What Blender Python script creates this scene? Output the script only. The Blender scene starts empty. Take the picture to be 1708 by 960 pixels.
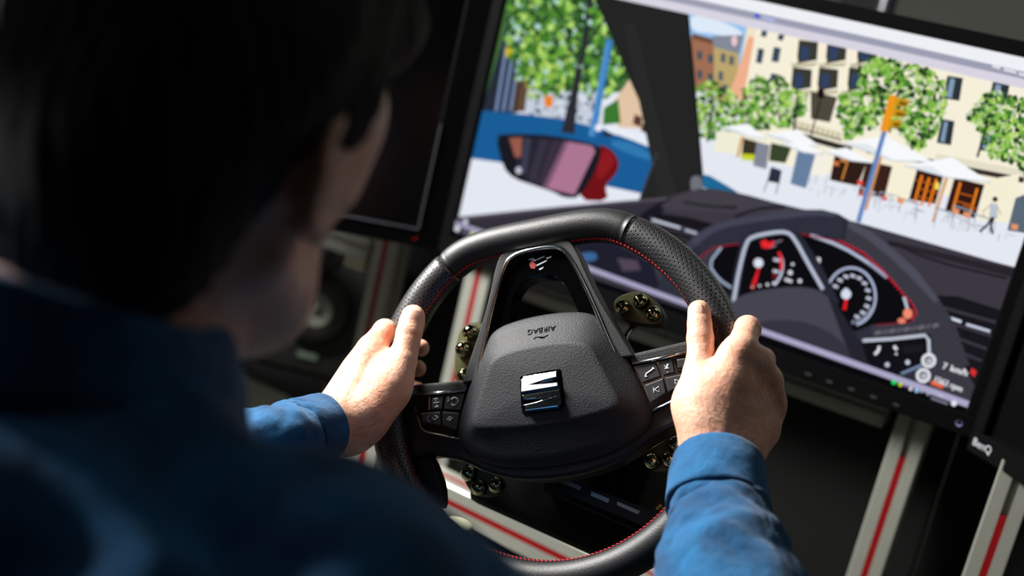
import bpy, bmesh, math, random
import numpy as np
from mathutils import Vector, Matrix
random.seed(7); np.random.seed(7)
scene = bpy.context.scene
COL = scene.collection
PI = math.pi
R_ = math.radians

# ------------------------------------------------------------------ camera
F_PX = 2000.0
CAM_R = np.array([[0.8544, 0.4685, 0.2249], [0.3034, -0.0984, -0.9478], [-0.4219, 0.878, -0.2262]])  # rows: right, down, forward
CAM_R[2] /= np.linalg.norm(CAM_R[2])
CAM_R[0] -= CAM_R[2] * (CAM_R[0] @ CAM_R[2]); CAM_R[0] /= np.linalg.norm(CAM_R[0])
CAM_R[1] = np.cross(CAM_R[2], CAM_R[0])
CAM_C = np.array([0.40094, -0.97438, 1.11067])
cd = bpy.data.cameras.new('camera'); cam = bpy.data.objects.new('camera', cd); COL.objects.link(cam)
m = Matrix.Identity(4)
for i in range(3):
    m[i][0] = CAM_R[0][i]; m[i][1] = -CAM_R[1][i]; m[i][2] = -CAM_R[2][i]; m[i][3] = CAM_C[i]
cam.matrix_world = m
cd.sensor_fit = 'HORIZONTAL'; cd.sensor_width = 36.0; cd.lens = 36.0 * F_PX / 1708
cd.clip_start = 0.02; cd.clip_end = 50
cd.dof.use_dof = True; cd.dof.focus_distance = 1.07; cd.dof.aperture_fstop = 2.6
scene.camera = cam

# ------------------------------------------------------------------ world, lights, exposure
w = bpy.data.worlds.new('world'); scene.world = w; w.use_nodes = True
w.node_tree.nodes['Background'].inputs[0].default_value = (0.62, 0.68, 0.75, 1)
w.node_tree.nodes['Background'].inputs[1].default_value = 0.006
def area(name, loc, target, sx, sy, power, col=(1, 1, 1)):
    l = bpy.data.lights.new(name, 'AREA'); l.shape = 'RECTANGLE'; l.size = sx; l.size_y = sy; l.energy = power; l.color = col
    o = bpy.data.objects.new(name, l); COL.objects.link(o); o.location = loc
    o.rotation_euler = (Vector(target) - Vector(loc)).to_track_quat('-Z', 'Y').to_euler()
    return o
area('window_light', (-1.05, -0.22, 1.55), (0.05, -0.03, 0.8), 0.4, 0.4, 80, (1, 0.97, 0.93))
area('rear_fill_light', (-1.7, -1.6, 2.2), (0.0, -0.05, 0.8), 0.9, 0.8, 5, (0.93, 0.97, 1.0))  # soft light added behind, for the hub front and the emblem's reflection
area('ceiling_light', (0.75, 0.5, 2.3), (0.1, 0.0, 0.8), 0.5, 0.9, 2.2, (0.95, 1.0, 0.93))
sl = bpy.data.lights.new('shirt_spot', 'SPOT'); sl.energy = 80; sl.spot_size = R_(12); sl.spot_blend = .6; sl.shadow_soft_size = .02; sl.color = (.95, .98, 1)  # narrow spot added to raise highlights on the back of the shirt
so = bpy.data.objects.new('shirt_spot', sl); COL.objects.link(so); so.location = (-1.3, -1.02, 1.42)
so.rotation_euler = (Vector((.11, -.67, .86)) - Vector(so.location)).to_track_quat('-Z', 'Y').to_euler()
scene.view_settings.view_transform = 'Standard'
scene.view_settings.look = 'None'
scene.view_settings.exposure = 0.0
scene.view_settings.gamma = 1.0
scene.view_settings.use_curve_mapping = False

# ------------------------------------------------------------------ coordinates
def U(px, py, z):                       # a point seen at (px, py) at depth z metres from the lens plane
    return CAM_C + z * (CAM_R.T @ np.array([(px - 854) / F_PX, (py - 480) / F_PX, 1.0]))
def on_plane(px, py, P0, N):            # where the sight line through (px, py) meets a plane
    d = CAM_R.T @ np.array([(px - 854) / F_PX, (py - 480) / F_PX, 1.0])
    return CAM_C + d * (((P0 - CAM_C) @ N) / (d @ N))
# ------------------------------------------------------------------ materials
def lin(c):
    return tuple(((v / 255) / 12.92 if v / 255 <= .04045 else ((v / 255 + .055) / 1.055) ** 2.4) for v in c) + (1.0,)
MATS = {}
def mat(name, c, rough=0.5, metal=0.0, spec=0.5, coat=0.0, noise=None, bump=None, sss=0.0, sheen=0.0, emit=0.0):
    """noise=(scale, amount, colour2)   bump=(kind, scale, distance)"""
    if name in MATS: return MATS[name]
    M = bpy.data.materials.new(name); M.use_nodes = True; nt = M.node_tree; b = nt.nodes['Principled BSDF']
    b.inputs['Base Color'].default_value = lin(c); b.inputs['Roughness'].default_value = rough
    b.inputs['Metallic'].default_value = metal; b.inputs['Specular IOR Level'].default_value = spec
    b.inputs['Coat Weight'].default_value = coat
    if sss:
        b.inputs['Subsurface Weight'].default_value = sss; b.inputs['Subsurface Radius'].default_value = (1, .35, .2); b.inputs['Subsurface Scale'].default_value = .006
    if sheen: b.inputs['Sheen Weight'].default_value = sheen
    if emit: b.inputs['Emission Color'].default_value = lin(c); b.inputs['Emission Strength'].default_value = emit
    tc = nt.nodes.new('ShaderNodeTexCoord')
    if noise:
        n = nt.nodes.new('ShaderNodeTexNoise'); n.inputs['Scale'].default_value = noise[0]; n.inputs['Detail'].default_value = 5
        nt.links.new(tc.outputs['Object'], n.inputs['Vector'])
        r = nt.nodes.new('ShaderNodeMapRange'); r.inputs[1].default_value = .35; r.inputs[2].default_value = .68; r.inputs[4].default_value = noise[1]
        nt.links.new(n.outputs['Fac'], r.inputs[0])
        x = nt.nodes.new('ShaderNodeMix'); x.data_type = 'RGBA'; x.inputs[6].default_value = lin(c); x.inputs[7].default_value = lin(noise[2])
        nt.links.new(r.outputs[0], x.inputs[0]); nt.links.new(x.outputs[2], b.inputs['Base Color'])
    if bump:
        if bump[0] == 'voronoi':
            n = nt.nodes.new('ShaderNodeTexVoronoi'); out = n.outputs['Distance']
        else:
            n = nt.nodes.new('ShaderNodeTexNoise'); n.inputs['Detail'].default_value = 6; out = n.outputs['Fac']
        n.inputs['Scale'].default_value = bump[1]
        nt.links.new(tc.outputs['Object'], n.inputs['Vector'])
        bp = nt.nodes.new('ShaderNodeBump'); bp.inputs['Strength'].default_value = 1; bp.inputs['Distance'].default_value = bump[2]
        nt.links.new(out, bp.inputs['Height']); nt.links.new(bp.outputs[0], b.inputs['Normal'])
    MATS[name] = M
    return M
black_plastic = mat('black_plastic', (14, 14, 16), .42)
black_matte = mat('black_matte', (4, 4, 4), .75, spec=.25)
gloss_black = mat('gloss_black', (4, 4, 5), .08)
chrome = mat('satin_chrome', (205, 208, 205), .16, 1.0)
bright_chrome = mat('bright_chrome', (235, 238, 240), .06, 1.0)
cushion_m = mat('grained_plastic', (33, 35, 39), .6, spec=.28, bump=('voronoi', 720, .00022))
button_m = mat('button_plastic', (30, 31, 34), .45)
white_print = mat('white_print', (190, 195, 200), .5)
dark_print = mat('dark_print', (2, 2, 2), .9, spec=0.0)
red_thread = mat('red_thread', (215, 22, 40), .6)
leather = mat('smooth_leather', (26, 27, 29), .47, spec=.42, bump=('noise', 900, .00025))
alu = mat('anodised_aluminium', (168, 170, 160), .38, .5, noise=(30, .3, (146, 148, 140)))
red_strip = mat('red_cover_strip', (120, 3, 8), .7, spec=.15)
bezel_m = mat('monitor_bezel', (8, 8, 9), .8, spec=.03)
off_screen = mat('switched_off_screen', (3, 3, 4), .22, spec=.45)

def tag(o, label=None, cat=None, group=None, kind=None):
    if label: o['label'] = label
    if cat: o['category'] = cat
    if group: o['group'] = group
    if kind: o['kind'] = kind
    return o
def empty(name, loc=(0, 0, 0), mw=None):
    o = bpy.data.objects.new(name, None); COL.objects.link(o); o.empty_display_size = .02
    if mw is not None: o.matrix_world = mw
    else: o.location = loc
    return o
def link(name, me, material=None, parent=None, smooth=False):
    o = bpy.data.objects.new(name, me); COL.objects.link(o)
    if material is not None: me.materials.append(material)
    if parent is not None: o.parent = parent
    if smooth:
        me.polygons.foreach_set('use_smooth', [True] * len(me.polygons))
    return o
def pyd(name, v, f, material=None, parent=None, smooth=False):
    me = bpy.data.meshes.new(name); me.from_pydata([tuple(map(float, p)) for p in v], [], [tuple(int(i) for i in q) for q in f]); me.validate(); me.update()
    return link(name, me, material, parent, smooth)
def frombm(name, bm, material=None, parent=None, smooth=False):
    me = bpy.data.meshes.new(name); bmesh.ops.recalc_face_normals(bm, faces=bm.faces); bm.to_mesh(me); bm.free()
    return link(name, me, material, parent, smooth)
def bevelled(bm, w, seg=2):
    bmesh.ops.bevel(bm, geom=list(bm.edges), offset=w, segments=seg, affect='EDGES', profile=.6)
    return bm
def box_bm(c, s, bev=0.0, seg=2, bm=None, M=None):
    b = bmesh.new(); r = bmesh.ops.create_cube(b, size=1)
    bmesh.ops.scale(b, vec=s, verts=b.verts); bmesh.ops.translate(b, vec=c, verts=b.verts)
    if bev: bevelled(b, bev, seg)
    if M is not None: b.transform(M)
    if bm is None: return b
    me = bpy.data.meshes.new('t'); b.to_mesh(me); b.free(); bm.from_mesh(me); bpy.data.meshes.remove(me)
    return bm
def prism_bm(pts, z0, z1, bev=0.0, seg=2, bm=None):
    b = bmesh.new()
    vs = [b.verts.new((p[0], p[1], z0)) for p in pts]
    fc = b.faces.new(vs)
    r = bmesh.ops.extrude_face_region(b, geom=[fc])
    nv = [g for g in r['geom'] if isinstance(g, bmesh.types.BMVert)]
    for v in nv: v.co.z = z1
    bmesh.ops.recalc_face_normals(b, faces=b.faces)
    if bev:
        es = [e for e in b.edges if all(v in nv for v in e.verts)]
        bmesh.ops.bevel(b, geom=es, offset=bev, segments=seg, affect='EDGES', profile=.6)
    if bm is None: return b
    me = bpy.data.meshes.new('t'); b.to_mesh(me); b.free(); bm.from_mesh(me); bpy.data.meshes.remove(me)
    return bm
def tube_bm(pts, r, n=10, bm=None, closed=False, caps=True, ry=None):
    """round tube along a 3-D polyline; r may be a list"""
    bm = bm or bmesh.new(); P = [Vector(p) for p in pts]; N = len(P)
    rs = r if isinstance(r, (list, tuple)) else [r] * N
    up = Vector((0, 0, 1)); rings = []
    for i in range(N):
        a = P[i - 1] if (i > 0 or closed) else P[i]; c = P[(i + 1) % N] if (i < N - 1 or closed) else P[i]
        t = (c - a).normalized()
        if i == 0:
            if abs(t.dot(up)) > .95: up = Vector((1, 0, 0))
        s = t.cross(up).normalized(); up = s.cross(t).normalized()
        rings.append([bm.verts.new(P[i] + rs[i] * (math.cos(2 * PI * k / n) * s) + (ry or rs[i]) * math.sin(2 * PI * k / n) * up) for k in range(n)])
    M_ = N if closed else N - 1
    for i in range(M_):
        A, B = rings[i], rings[(i + 1) % N]
        for k in range(n): bm.faces.new((A[k], A[(k + 1) % n], B[(k + 1) % n], B[k]))
    if caps and not closed:
        bm.faces.new(rings[0][::-1]); bm.faces.new(rings[-1])
    return bm
def chaikin(p, n=2, closed=True):
    p = [np.array(q, float) for q in p]
    for _ in range(n):
        q = []
        L = len(p)
        for i in range(L if closed else L - 1):
            a, b = p[i], p[(i + 1) % L]; q += [.75 * a + .25 * b, .25 * a + .75 * b]
        if not closed: q = [p[0]] + q + [p[-1]]
        p = q
    return p
def mm(l): return [(a * .001, b * .001) for a, b in l]
def sym(half):                       # closed outline from its right half (top to bottom)
    r = [(x, y) for x, y in half]; return r + [(-x, y) for x, y in reversed(half) if x > 1e-9]
def lathe_bm(prof, n=24, bm=None, M=None):
    b = bmesh.new(); rings = []
    for r, z in prof:
        rings.append([b.verts.new((r * math.cos(2 * PI * k / n), r * math.sin(2 * PI * k / n), z)) for k in range(n)] if r > 1e-7 else [b.verts.new((0, 0, z))])
    for A, B in zip(rings, rings[1:]):
        for k in range(n):
            q = [A[k % len(A)], A[(k + 1) % len(A)], B[(k + 1) % len(B)], B[k % len(B)]]
            q = list(dict.fromkeys(q))
            if len(q) > 2: b.faces.new(q)
    if M is not None: b.transform(M)
    if bm is None: return b
    me = bpy.data.meshes.new('t'); b.to_mesh(me); b.free(); bm.from_mesh(me); bpy.data.meshes.remove(me)
    return bm
def text_polys(s, size=1.0):
    cu = bpy.data.curves.new('txt', 'FONT'); cu.body = s; cu.size = size; cu.resolution_u = 3
    o = bpy.data.objects.new('txt', cu); COL.objects.link(o)
    me = o.to_mesh(); V = [v.co.copy() for v in me.vertices]; Fs = [tuple(p.vertices) for p in me.polygons]
    o.to_mesh_clear(); bpy.data.objects.remove(o); bpy.data.curves.remove(cu)
    return V, Fs

# ================================================================== SETTING
def struct(o): o['kind'] = 'structure'; return o
floor_m = mat('grey_floor', (74, 76, 68), .55, noise=(3, .6, (58, 60, 54)), bump=('noise', 60, .001))
wall_m = mat('grey_wall', (84, 87, 80), .8, noise=(2, .5, (74, 77, 71)))
struct(frombm('floor', box_bm((0, .6, -.02), (6, 6, .04)), floor_m))
struct(frombm('wall_back', box_bm((0, 2.35, 1.3), (6, .1, 2.6)), wall_m))
struct(frombm('wall_left', box_bm((-2.6, .6, 1.3), (.1, 6, 2.6)), mat('dark_wall', (40, 41, 40), .85)))
struct(frombm('ceiling', box_bm((0, .6, 2.64), (6, 6, .06)), mat('ceiling_paint', (60, 61, 60), .9)))

# ================================================================== MAIN MONITOR AND ITS PICTURE
MY = 0.47; SX0 = -0.40094 + 0.0; SW, SH = .7084, .3985; SZ0 = .78
SX0 = -0.400
def scr(px, py):                        # photograph pixel -> point on the screen surface
    p = on_plane(px, py, np.array([0, MY, 0.]), np.array([0, 1., 0])); return (p[0] - SX0, p[2] - SZ0)
class Picture:
    def __init__(s): s.v = []; s.f = []; s.c = []; s.layer = 0
    def clip(s, P):
        for ax, lim, sg in ((0, 0, 1), (0, SW, -1), (1, 0, 1), (1, SH, -1)):
            out = []
            for i in range(len(P)):
                a, b = P[i - 1], P[i]; ia = (a[ax] - lim) * sg >= 0; ib = (b[ax] - lim) * sg >= 0
                if ia != ib:
                    t = (lim - a[ax]) / (b[ax] - a[ax]); out.append((a[0] + t * (b[0] - a[0]), a[1] + t * (b[1] - a[1])))
                if ib: out.append(b)
            P = out
            if not P: break
        return P
    def poly2(s, P, c, sub=0.0):
        P = s.clip(P)
        Q = []
        for p in P:
            if not Q or abs(p[0] - Q[-1][0]) + abs(p[1] - Q[-1][1]) > 1e-6: Q.append(p)
        if len(Q) < 3: return
        n = len(s.v); d = s.layer * 1.2e-5 + sub
        s.v += [(p[0], -d, p[1]) for p in Q]; s.f.append(tuple(range(n, n + len(Q)))); s.c.append(c)
    def poly(s, pts, c, smooth=0):
        s.layer += 1
        P = [scr(*p) for p in pts]
        if smooth: P = [tuple(q) for q in chaikin(P, smooth)]
        s.poly2(P, c)
    def line(s, pts, wpx, c, smooth=0):   # a drawn stroke of width wpx pixels
        s.layer += 1
        if smooth: pts = [tuple(q) for q in chaikin(pts, smooth, False)]
        L, Rr = [], []
        for i, p in enumerate(pts):
            a = np.array(pts[max(i - 1, 0)], float); b = np.array(pts[min(i + 1, len(pts) - 1)], float)
            t = (b - a) / (np.linalg.norm(b - a) + 1e-9); n = np.array([-t[1], t[0]])
            ww = wpx[i] if isinstance(wpx, (list, tuple)) else wpx
            L.append(tuple(np.array(p) + n * ww / 2)); Rr.append(tuple(np.array(p) - n * ww / 2))
        for i in range(len(pts) - 1):
            s.poly2([scr(*L[i]), scr(*L[i + 1]), scr(*Rr[i + 1]), scr(*Rr[i])], c)
    def disc(s, x, y, r, c, n=14, ry=None, newlayer=True):
        if newlayer: s.layer += 1
        s.poly2([scr(x + r * math.cos(2 * PI * k / n), y + (ry or r) * math.sin(2 * PI * k / n)) for k in range(n)], c)
    def blobs(s, region, n, cols, r=(3, 8), seed=1):       # loose foliage of small leaf clumps inside a polygon
        rnd = random.Random(seed); s.layer += 1
        xs = [p[0] for p in region]; ys = [p[1] for p in region]
        k = 0; tries = 0
        while k < n and tries < n * 20:
            tries += 1
            x = rnd.uniform(min(xs), max(xs)); y = rnd.uniform(min(ys), max(ys)); ins = False
            for i in range(len(region)):
                a, b = region[i - 1], region[i]
                if (a[1] > y) != (b[1] > y) and x < (b[0] - a[0]) * (y - a[1]) / (b[1] - a[1]) + a[0]: ins = not ins
            if not ins: continue
            k += 1; rr = rnd.uniform(*r); a0 = rnd.uniform(0, PI); e = rnd.uniform(.45, 1); m_ = 7
            P = []
            for j in range(m_):
                t = 2 * PI * j / m_; q = rr * rnd.uniform(.7, 1.15); u, v = q * math.cos(t), q * e * math.sin(t)
                P.append(scr(x + u * math.cos(a0) - v * math.sin(a0), y + u * math.sin(a0) + v * math.cos(a0)))
            s.poly2(P, rnd.choice(cols), sub=k * 1.5e-7)
        s.layer += 4
    def text(s, txt, p0, p1, hpx, c):      # text whose baseline runs p0 -> p1
        V, Fs = text_polys(txt); W_ = max(v.x for v in V); s.layer += 1
        p0 = np.array(p0, float); p1 = np.array(p1, float); d = (p1 - p0) / W_; nn = np.array([p1[1] - p0[1], -(p1[0] - p0[0])]); nn = nn / np.linalg.norm(nn) * hpx / .72
        for ox in (-.45, .45):
            for f in Fs: s.poly2([scr(*(p0 + (ox, ox * .3) + d * V[i].x + nn * V[i].y)) for i in f], c, 3e-6 * ox)
pic = Picture()
# --- the street (the bright paving first)
pic.poly([(700, -140), (1900, -140), (1900, 800), (700, 800)], (228, 232, 242))
# left side window view
pic.poly([(840, -120), (1080, -120), (1080, 150), (800, 170), (780, 190)], (70, 110, 60))
pic.poly([(845, 40), (872, 58), (862, 188), (800, 190)], (38, 44, 58))
for x0 in (826, 838, 850): pic.line([(x0 + 20, 62), (x0, 185)], 5, (120, 140, 178))
pic.poly([(846, 60), (857, 74), (852, 100), (840, 92)], (200, 180, 40))
pic.poly([(862, 120), (888, 140), (878, 186), (852, 186)], (84, 66, 56))
for k in range(4): pic.line([(866 + k * 8, 130), (858 + k * 8, 184)], 3, (120, 84, 50) if k % 2 else (60, 50, 45))
pic.poly([(878, 150), (1000, 150), (1000, 215), (872, 200)], (196, 206, 220))
pic.blobs([(878, 160), (1000, 160), (1000, 205), (874, 195)], 70, [(230, 236, 246), (60, 70, 80), (90, 100, 120), (170, 150, 160)], (2, 5), 5)
pic.poly([(906, 160), (921, 160), (920, 178), (908, 178)], (232, 130, 30))
pic.poly([(1050, 130), (1072, 150), (1092, 215), (1030, 212), (1022, 170)], (226, 196, 166))
pic.poly([(1058, 190), (1070, 196), (1068, 212), (1054, 206)], (90, 60, 50)); pic.poly([(1070, 205), (1078, 210), (1076, 222), (1068, 218)], (60, 46, 44))
pic.poly([(1006, 180), (1030, 165), (1034, 205), (1004, 208)], (60, 120, 50))
pic.poly([(803, 184), (870, 190), (935, 198), (1000, 214), (1110, 240), (1110, 262), (1085, 326), (1000, 308), (830, 270), (784, 264), (700, 256), (700, 176)], (26, 92, 150))
pic.poly([(1010, 208), (1034, 212), (1092, 236), (1094, 250), (1040, 228), (1010, 220)], (232, 238, 246), 1)
pic.poly([(1018, 232), (1060, 240), (1090, 262), (1080, 268), (1020, 245)], (50, 120, 176), 1)
G1 = [(66, 124, 40), (104, 164, 56), (156, 204, 92), (190, 226, 120), (34, 70, 32), (40, 78, 36), (50, 92, 44), (84, 140, 52), (176, 212, 200)]
pic.blobs([(848, -10), (985, -30), (1012, 40), (1046, 125), (1010, 165), (960, 150), (900, 150), (858, 130), (846, 60)], 900, G1, (3, 9), 2)
pic.blobs([(870, 60), (940, 60), (960, 150), (880, 165)], 120, [(196, 226, 110), (160, 200, 80), (80, 130, 50)], (3, 8), 3)
pic.line([(984, -10), (972, 85), (958, 150), (946, 222)], [10, 9, 12, 22], (44, 44, 52))
pic.line([(972, 85), (1000, 40)], 5, (48, 50, 54)); pic.line([(968, 110), (940, 60)], 4, (48, 50, 54))
pic.line([(1016, 66), (986, 228)], 12, (62, 128, 190)); pic.line([(1012, 72), (984, 226)], 3, (96, 156, 210))
pic.disc(997, 213, 6, (235, 240, 250)); pic.disc(1012, 224, 9, (40, 44, 54), ry=4)
# door mirror of the virtual car
pic.poly([(996, 240), (1018, 248), (1031, 266), (1030, 284), (1018, 300), (1008, 308), (1014, 336), (964, 334), (975, 300)], (112, 18, 24), 1)
pic.poly([(1003, 246), (1020, 256), (1026, 270), (1010, 290), (1000, 300), (992, 290)], (140, 26, 32), 2)
pic.poly([(825, 226), (845, 223), (900, 224), (945, 230), (996, 242), (1003, 250), (995, 280), (966, 330), (940, 330), (922, 320), (892, 310), (856, 298), (838, 280)], (26, 26, 34), 1)
pic.poly([(847, 229), (900, 230), (944, 235), (988, 243), (994, 250), (958, 326), (925, 318), (880, 304), (866, 288)], (40, 38, 50))
pic.poly([(848, 230), (870, 229), (868, 262), (858, 262)], (150, 90, 76)); pic.poly([(874, 230), (884, 230), (876, 292), (868, 285)], (60, 62, 82))
pic.poly([(900, 232), (914, 232), (892, 306), (880, 300)], (54, 50, 66)); pic.poly([(920, 233), (936, 234), (906, 308), (896, 305)], (58, 48, 62))
pic.poly([(940, 235), (986, 243), (992, 252), (957, 325), (904, 312)], (172, 118, 146)); pic.poly([(940, 235), (948, 236), (912, 314), (904, 312)], (120, 84, 110))
pic.disc(864, 284, 5, (200, 200, 220), ry=6)
# --- windscreen view
pic.poly([(1148, 10), (1250, 30), (1240, 110), (1150, 90)], (150, 196, 240))
pic.poly([(1150, 22), (1200, 34), (1238, 52), (1236, 66), (1190, 56), (1152, 52)], (222, 234, 248), 1)
pic.poly([(1152, 60), (1196, 72), (1194, 160), (1156, 150)], (160, 110, 84)); pic.poly([(1154, 55), (1200, 68), (1197, 76), (1153, 64)], (110, 76, 60))
for x, y in ((1162, 84), (1180, 90), (1162, 116), (1180, 122)): pic.poly([(x, y), (x + 9, y + 2), (x + 8, y + 16), (x, y + 14)], (74, 84, 96))
pic.poly([(1186, 60), (1240, 58), (1232, 92), (1190, 80)], (132, 138, 152)); pic.disc(1224, 68, 5, (236, 200, 206), ry=9)
pic.poly([(1190, 78), (1232, 90), (1228, 175), (1190, 165)], (188, 166, 110))
for x, y in ((1202, 88), (1216, 92), (1198, 118), (1206, 140)): pic.poly([(x, y), (x + 8, y + 2), (x + 7, y + 17), (x - 1, y + 15)], (92, 100, 106))
pic.poly([(1246, 40), (1290, 52), (1250, 180), (1210, 178), (1232, 120)], (240, 226, 200)); pic.poly([(1248, 60), (1268, 66), (1240, 165), (1215, 160), (1238, 92)], (240, 176, 142))
pic.poly([(1262, 40), (1760, 140), (1760, 360), (1230, 260), (1240, 160)], (246, 239, 218))
WIN = (58, 74, 92)
for x, y, ww, h in ((1272, 44, 9, 18), (1300, 52, 9, 16), (1264, 80, 10, 26), (1290, 78, 12, 26), (1286, 122, 12, 16)):
    pic.poly([(x, y), (x + ww, y + 2), (x + ww - 4, y + h), (x - 4, y + h - 2)], WIN)
for r_, (y0, xs) in enumerate(((66, (1332, 1380, 1432)), (112, (1322, 1366, 1416)))):       # deep balconies with wavy piers
    for x in xs:
        pic.poly([(x, y0), (x + 32, y0 + 4), (x + 30, y0 + 34), (x - 4, y0 + 40)], (58, 58, 50)); pic.poly([(x + 4, y0 + 10), (x + 18, y0 + 12), (x + 16, y0 + 34), (x + 2, y0 + 34)], (50, 66, 98))
        pic.poly([(x - 14, y0 + 40), (x + 32, y0 + 38), (x + 30, y0 + 44), (x - 14, y0 + 47)], (196, 188, 160))
        pic.line([(x - 4, y0 - 4), (x - 9, y0 + 14), (x - 4, y0 + 38)], 6, (250, 240, 214), 1)
pic.poly([(1352, 152), (1396, 162), (1384, 204), (1352, 198)], (78, 72, 62)); pic.line([(1324, 206), (1404, 228)], 14, (224, 216, 186)); pic.line([(1324, 212), (1404, 234)], 3, (120, 112, 90))
for k in range(9): pic.line([(1330 + k * 8.5, 203 + k * 2.4), (1328 + k * 8.5, 212 + k * 2.4)], 1.6, (150, 146, 128))
pic.line([(1320, 222), (1420, 250)], 10, (52, 46, 40))
for x, y, ww, h in ((1580, 126, 26, 42), (1656, 136, 28, 40), (1570, 198, 22, 44), (1640, 210, 26, 44)):
    pic.poly([(x, y), (x + ww, y + 4), (x + ww - 6, y + h), (x - 8, y + h - 4)], (44, 52, 58)); pic.poly([(x + 5, y + 4), (x + ww / 2, y + 6), (x + ww / 2 - 6, y + h - 4), (x - 2, y + h - 7)], (130, 156, 180))
pic.line([(1446, 250), (1708, 300)], 10, (60, 50, 46)); pic.line([(1560, 262), (1720, 292)], 12, (228, 222, 200))
G2 = [(66, 124, 44), (108, 162, 60), (150, 196, 84), (186, 220, 118), (30, 58, 28), (42, 76, 36), (128, 184, 76), (196, 206, 176)]
pic.blobs([(1160, 140), (1185, 132), (1215, 150), (1232, 160), (1245, 200), (1236, 225), (1190, 235), (1165, 225)], 380, G2, (2.5, 6), 11)
pic.blobs([(1236, 150), (1262, 126), (1286, 136), (1300, 126), (1322, 150), (1346, 158), (1344, 185), (1316, 210), (1262, 215), (1240, 200)], 520, G2, (2.5, 6), 12)
pic.blobs([(1432, 110), (1462, 96), (1530, 108), (1572, 128), (1580, 168), (1564, 215), (1532, 258), (1500, 222), (1450, 214), (1412, 236), (1396, 190), (1400, 160), (1432, 150)], 1000, G2, (3, 7), 13)
pic.blobs([(1640, 158), (1660, 150), (1720, 170), (1720, 310), (1690, 270), (1652, 262), (1632, 220), (1612, 196)], 560, G2, (3, 7), 14)
for P in ([(1460, 130), (1478, 200)], [(1330, 160), (1322, 230)], [(1190, 160), (1180, 236)], [(1648, 200), (1630, 262)]): pic.line(P, 4, (50, 46, 40))
pic.line([(1368, 168), (1346, 250)], 2.5, (26, 26, 28)); pic.disc(1369, 156, 6, (28, 20, 22), ry=9)
# shop fronts
pic.poly([(1196, 218), (1262, 222), (1252, 262), (1190, 252)], (240, 236, 214)); pic.poly([(1240, 230), (1276, 240), (1266, 272), (1236, 262)], (60, 52, 40)); pic.poly([(1238, 256), (1262, 258), (1258, 268), (1236, 266)], (200, 210, 40))
pic.line([(1238, 228), (1230, 262)], 4, (206, 146, 60))
pic.poly([(1262, 236), (1284, 242), (1278, 282), (1256, 276)], (130, 136, 150)); pic.poly([(1286, 238), (1320, 246), (1310, 272), (1282, 268)], (56, 70, 44))
pic.poly([(1330, 252), (1360, 258), (1344, 314), (1318, 306)], (104, 128, 160)); pic.poly([(1360, 256), (1384, 262), (1376, 296), (1352, 290)], (244, 240, 226))
pic.poly([(1392, 258), (1446, 270), (1430, 310), (1384, 300)], (48, 30, 26)); pic.poly([(1446, 268), (1490, 278), (1474, 332), (1432, 318)], (58, 34, 28))
pic.poly([(1490, 270), (1530, 280), (1512, 340), (1476, 326)], (246, 240, 214))
pic.poly([(1530, 280), (1574, 290), (1560, 340), (1516, 332)], (52, 26, 20)); pic.poly([(1592, 296), (1642, 308), (1626, 364), (1576, 352)], (52, 26, 20))
for x, y in ((1538, 292), (1550, 296), (1562, 298), (1602, 304), (1630, 314)): pic.line([(x, y), (x - 13, y + 46)], 4.5, (232, 128, 34))
for x, y in ((1528, 300), (1532, 314), (1526, 326), (1594, 320), (1590, 334), (1606, 342)): pic.line([(x, y), (x + 34, y + 9)], 2, (196, 96, 30))
pic.line([(1578, 290), (1560, 352)], 7, (222, 220, 214)); pic.disc(1563, 310, 4, (240, 220, 90), ry=7)
pic.poly([(1644, 300), (1700, 290), (1690, 372), (1628, 366)], (244, 238, 212)); pic.poly([(1694, 330), (1720, 320), (1720, 390), (1680, 384)], (90, 104, 120))
for k, (x, y) in enumerate(((1430, 300), (1432, 318), (1470, 326), (1390, 268), (1402, 262))): pic.poly([(x, y), (x + 10, y + 2), (x + 9, y + 9), (x - 1, y + 7)], ((226, 70, 50), (180, 60, 50), (226, 80, 60), (206, 120, 60), (206, 130, 70))[k])
# white umbrellas and their poles
def brolly(a, top, b, low, c=(247, 249, 252)):
    pic.poly([a, top, b, low], c); pic.poly([a, ((a[0] + top[0]) / 2 + 6, (a[1] + top[1]) / 2 + 8), low], (226, 232, 238)); pic.line([a, low, b], 1.6, (186, 194, 204))
pic.line([(1416, 262), (1404, 300)], 3, (206, 136, 60)); pic.line([(1474, 246), (1444, 350)], 4, (210, 146, 80)); pic.line([(1582, 288), (1556, 370)], 4, (216, 146, 84))
brolly((1202, 212), (1246, 206), (1279, 232), (1252, 228)); brolly((1276, 224), (1330, 216), (1368, 244), (1330, 242)); brolly((1304, 240), (1340, 236), (1374, 258), (1340, 254))
brolly((1406, 238), (1478, 226), (1556, 270), (1490, 268)); brolly((1372, 252), (1412, 246), (1458, 272), (1420, 268)); brolly((1508, 276), (1588, 262), (1652, 304), (1580, 296))
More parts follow.
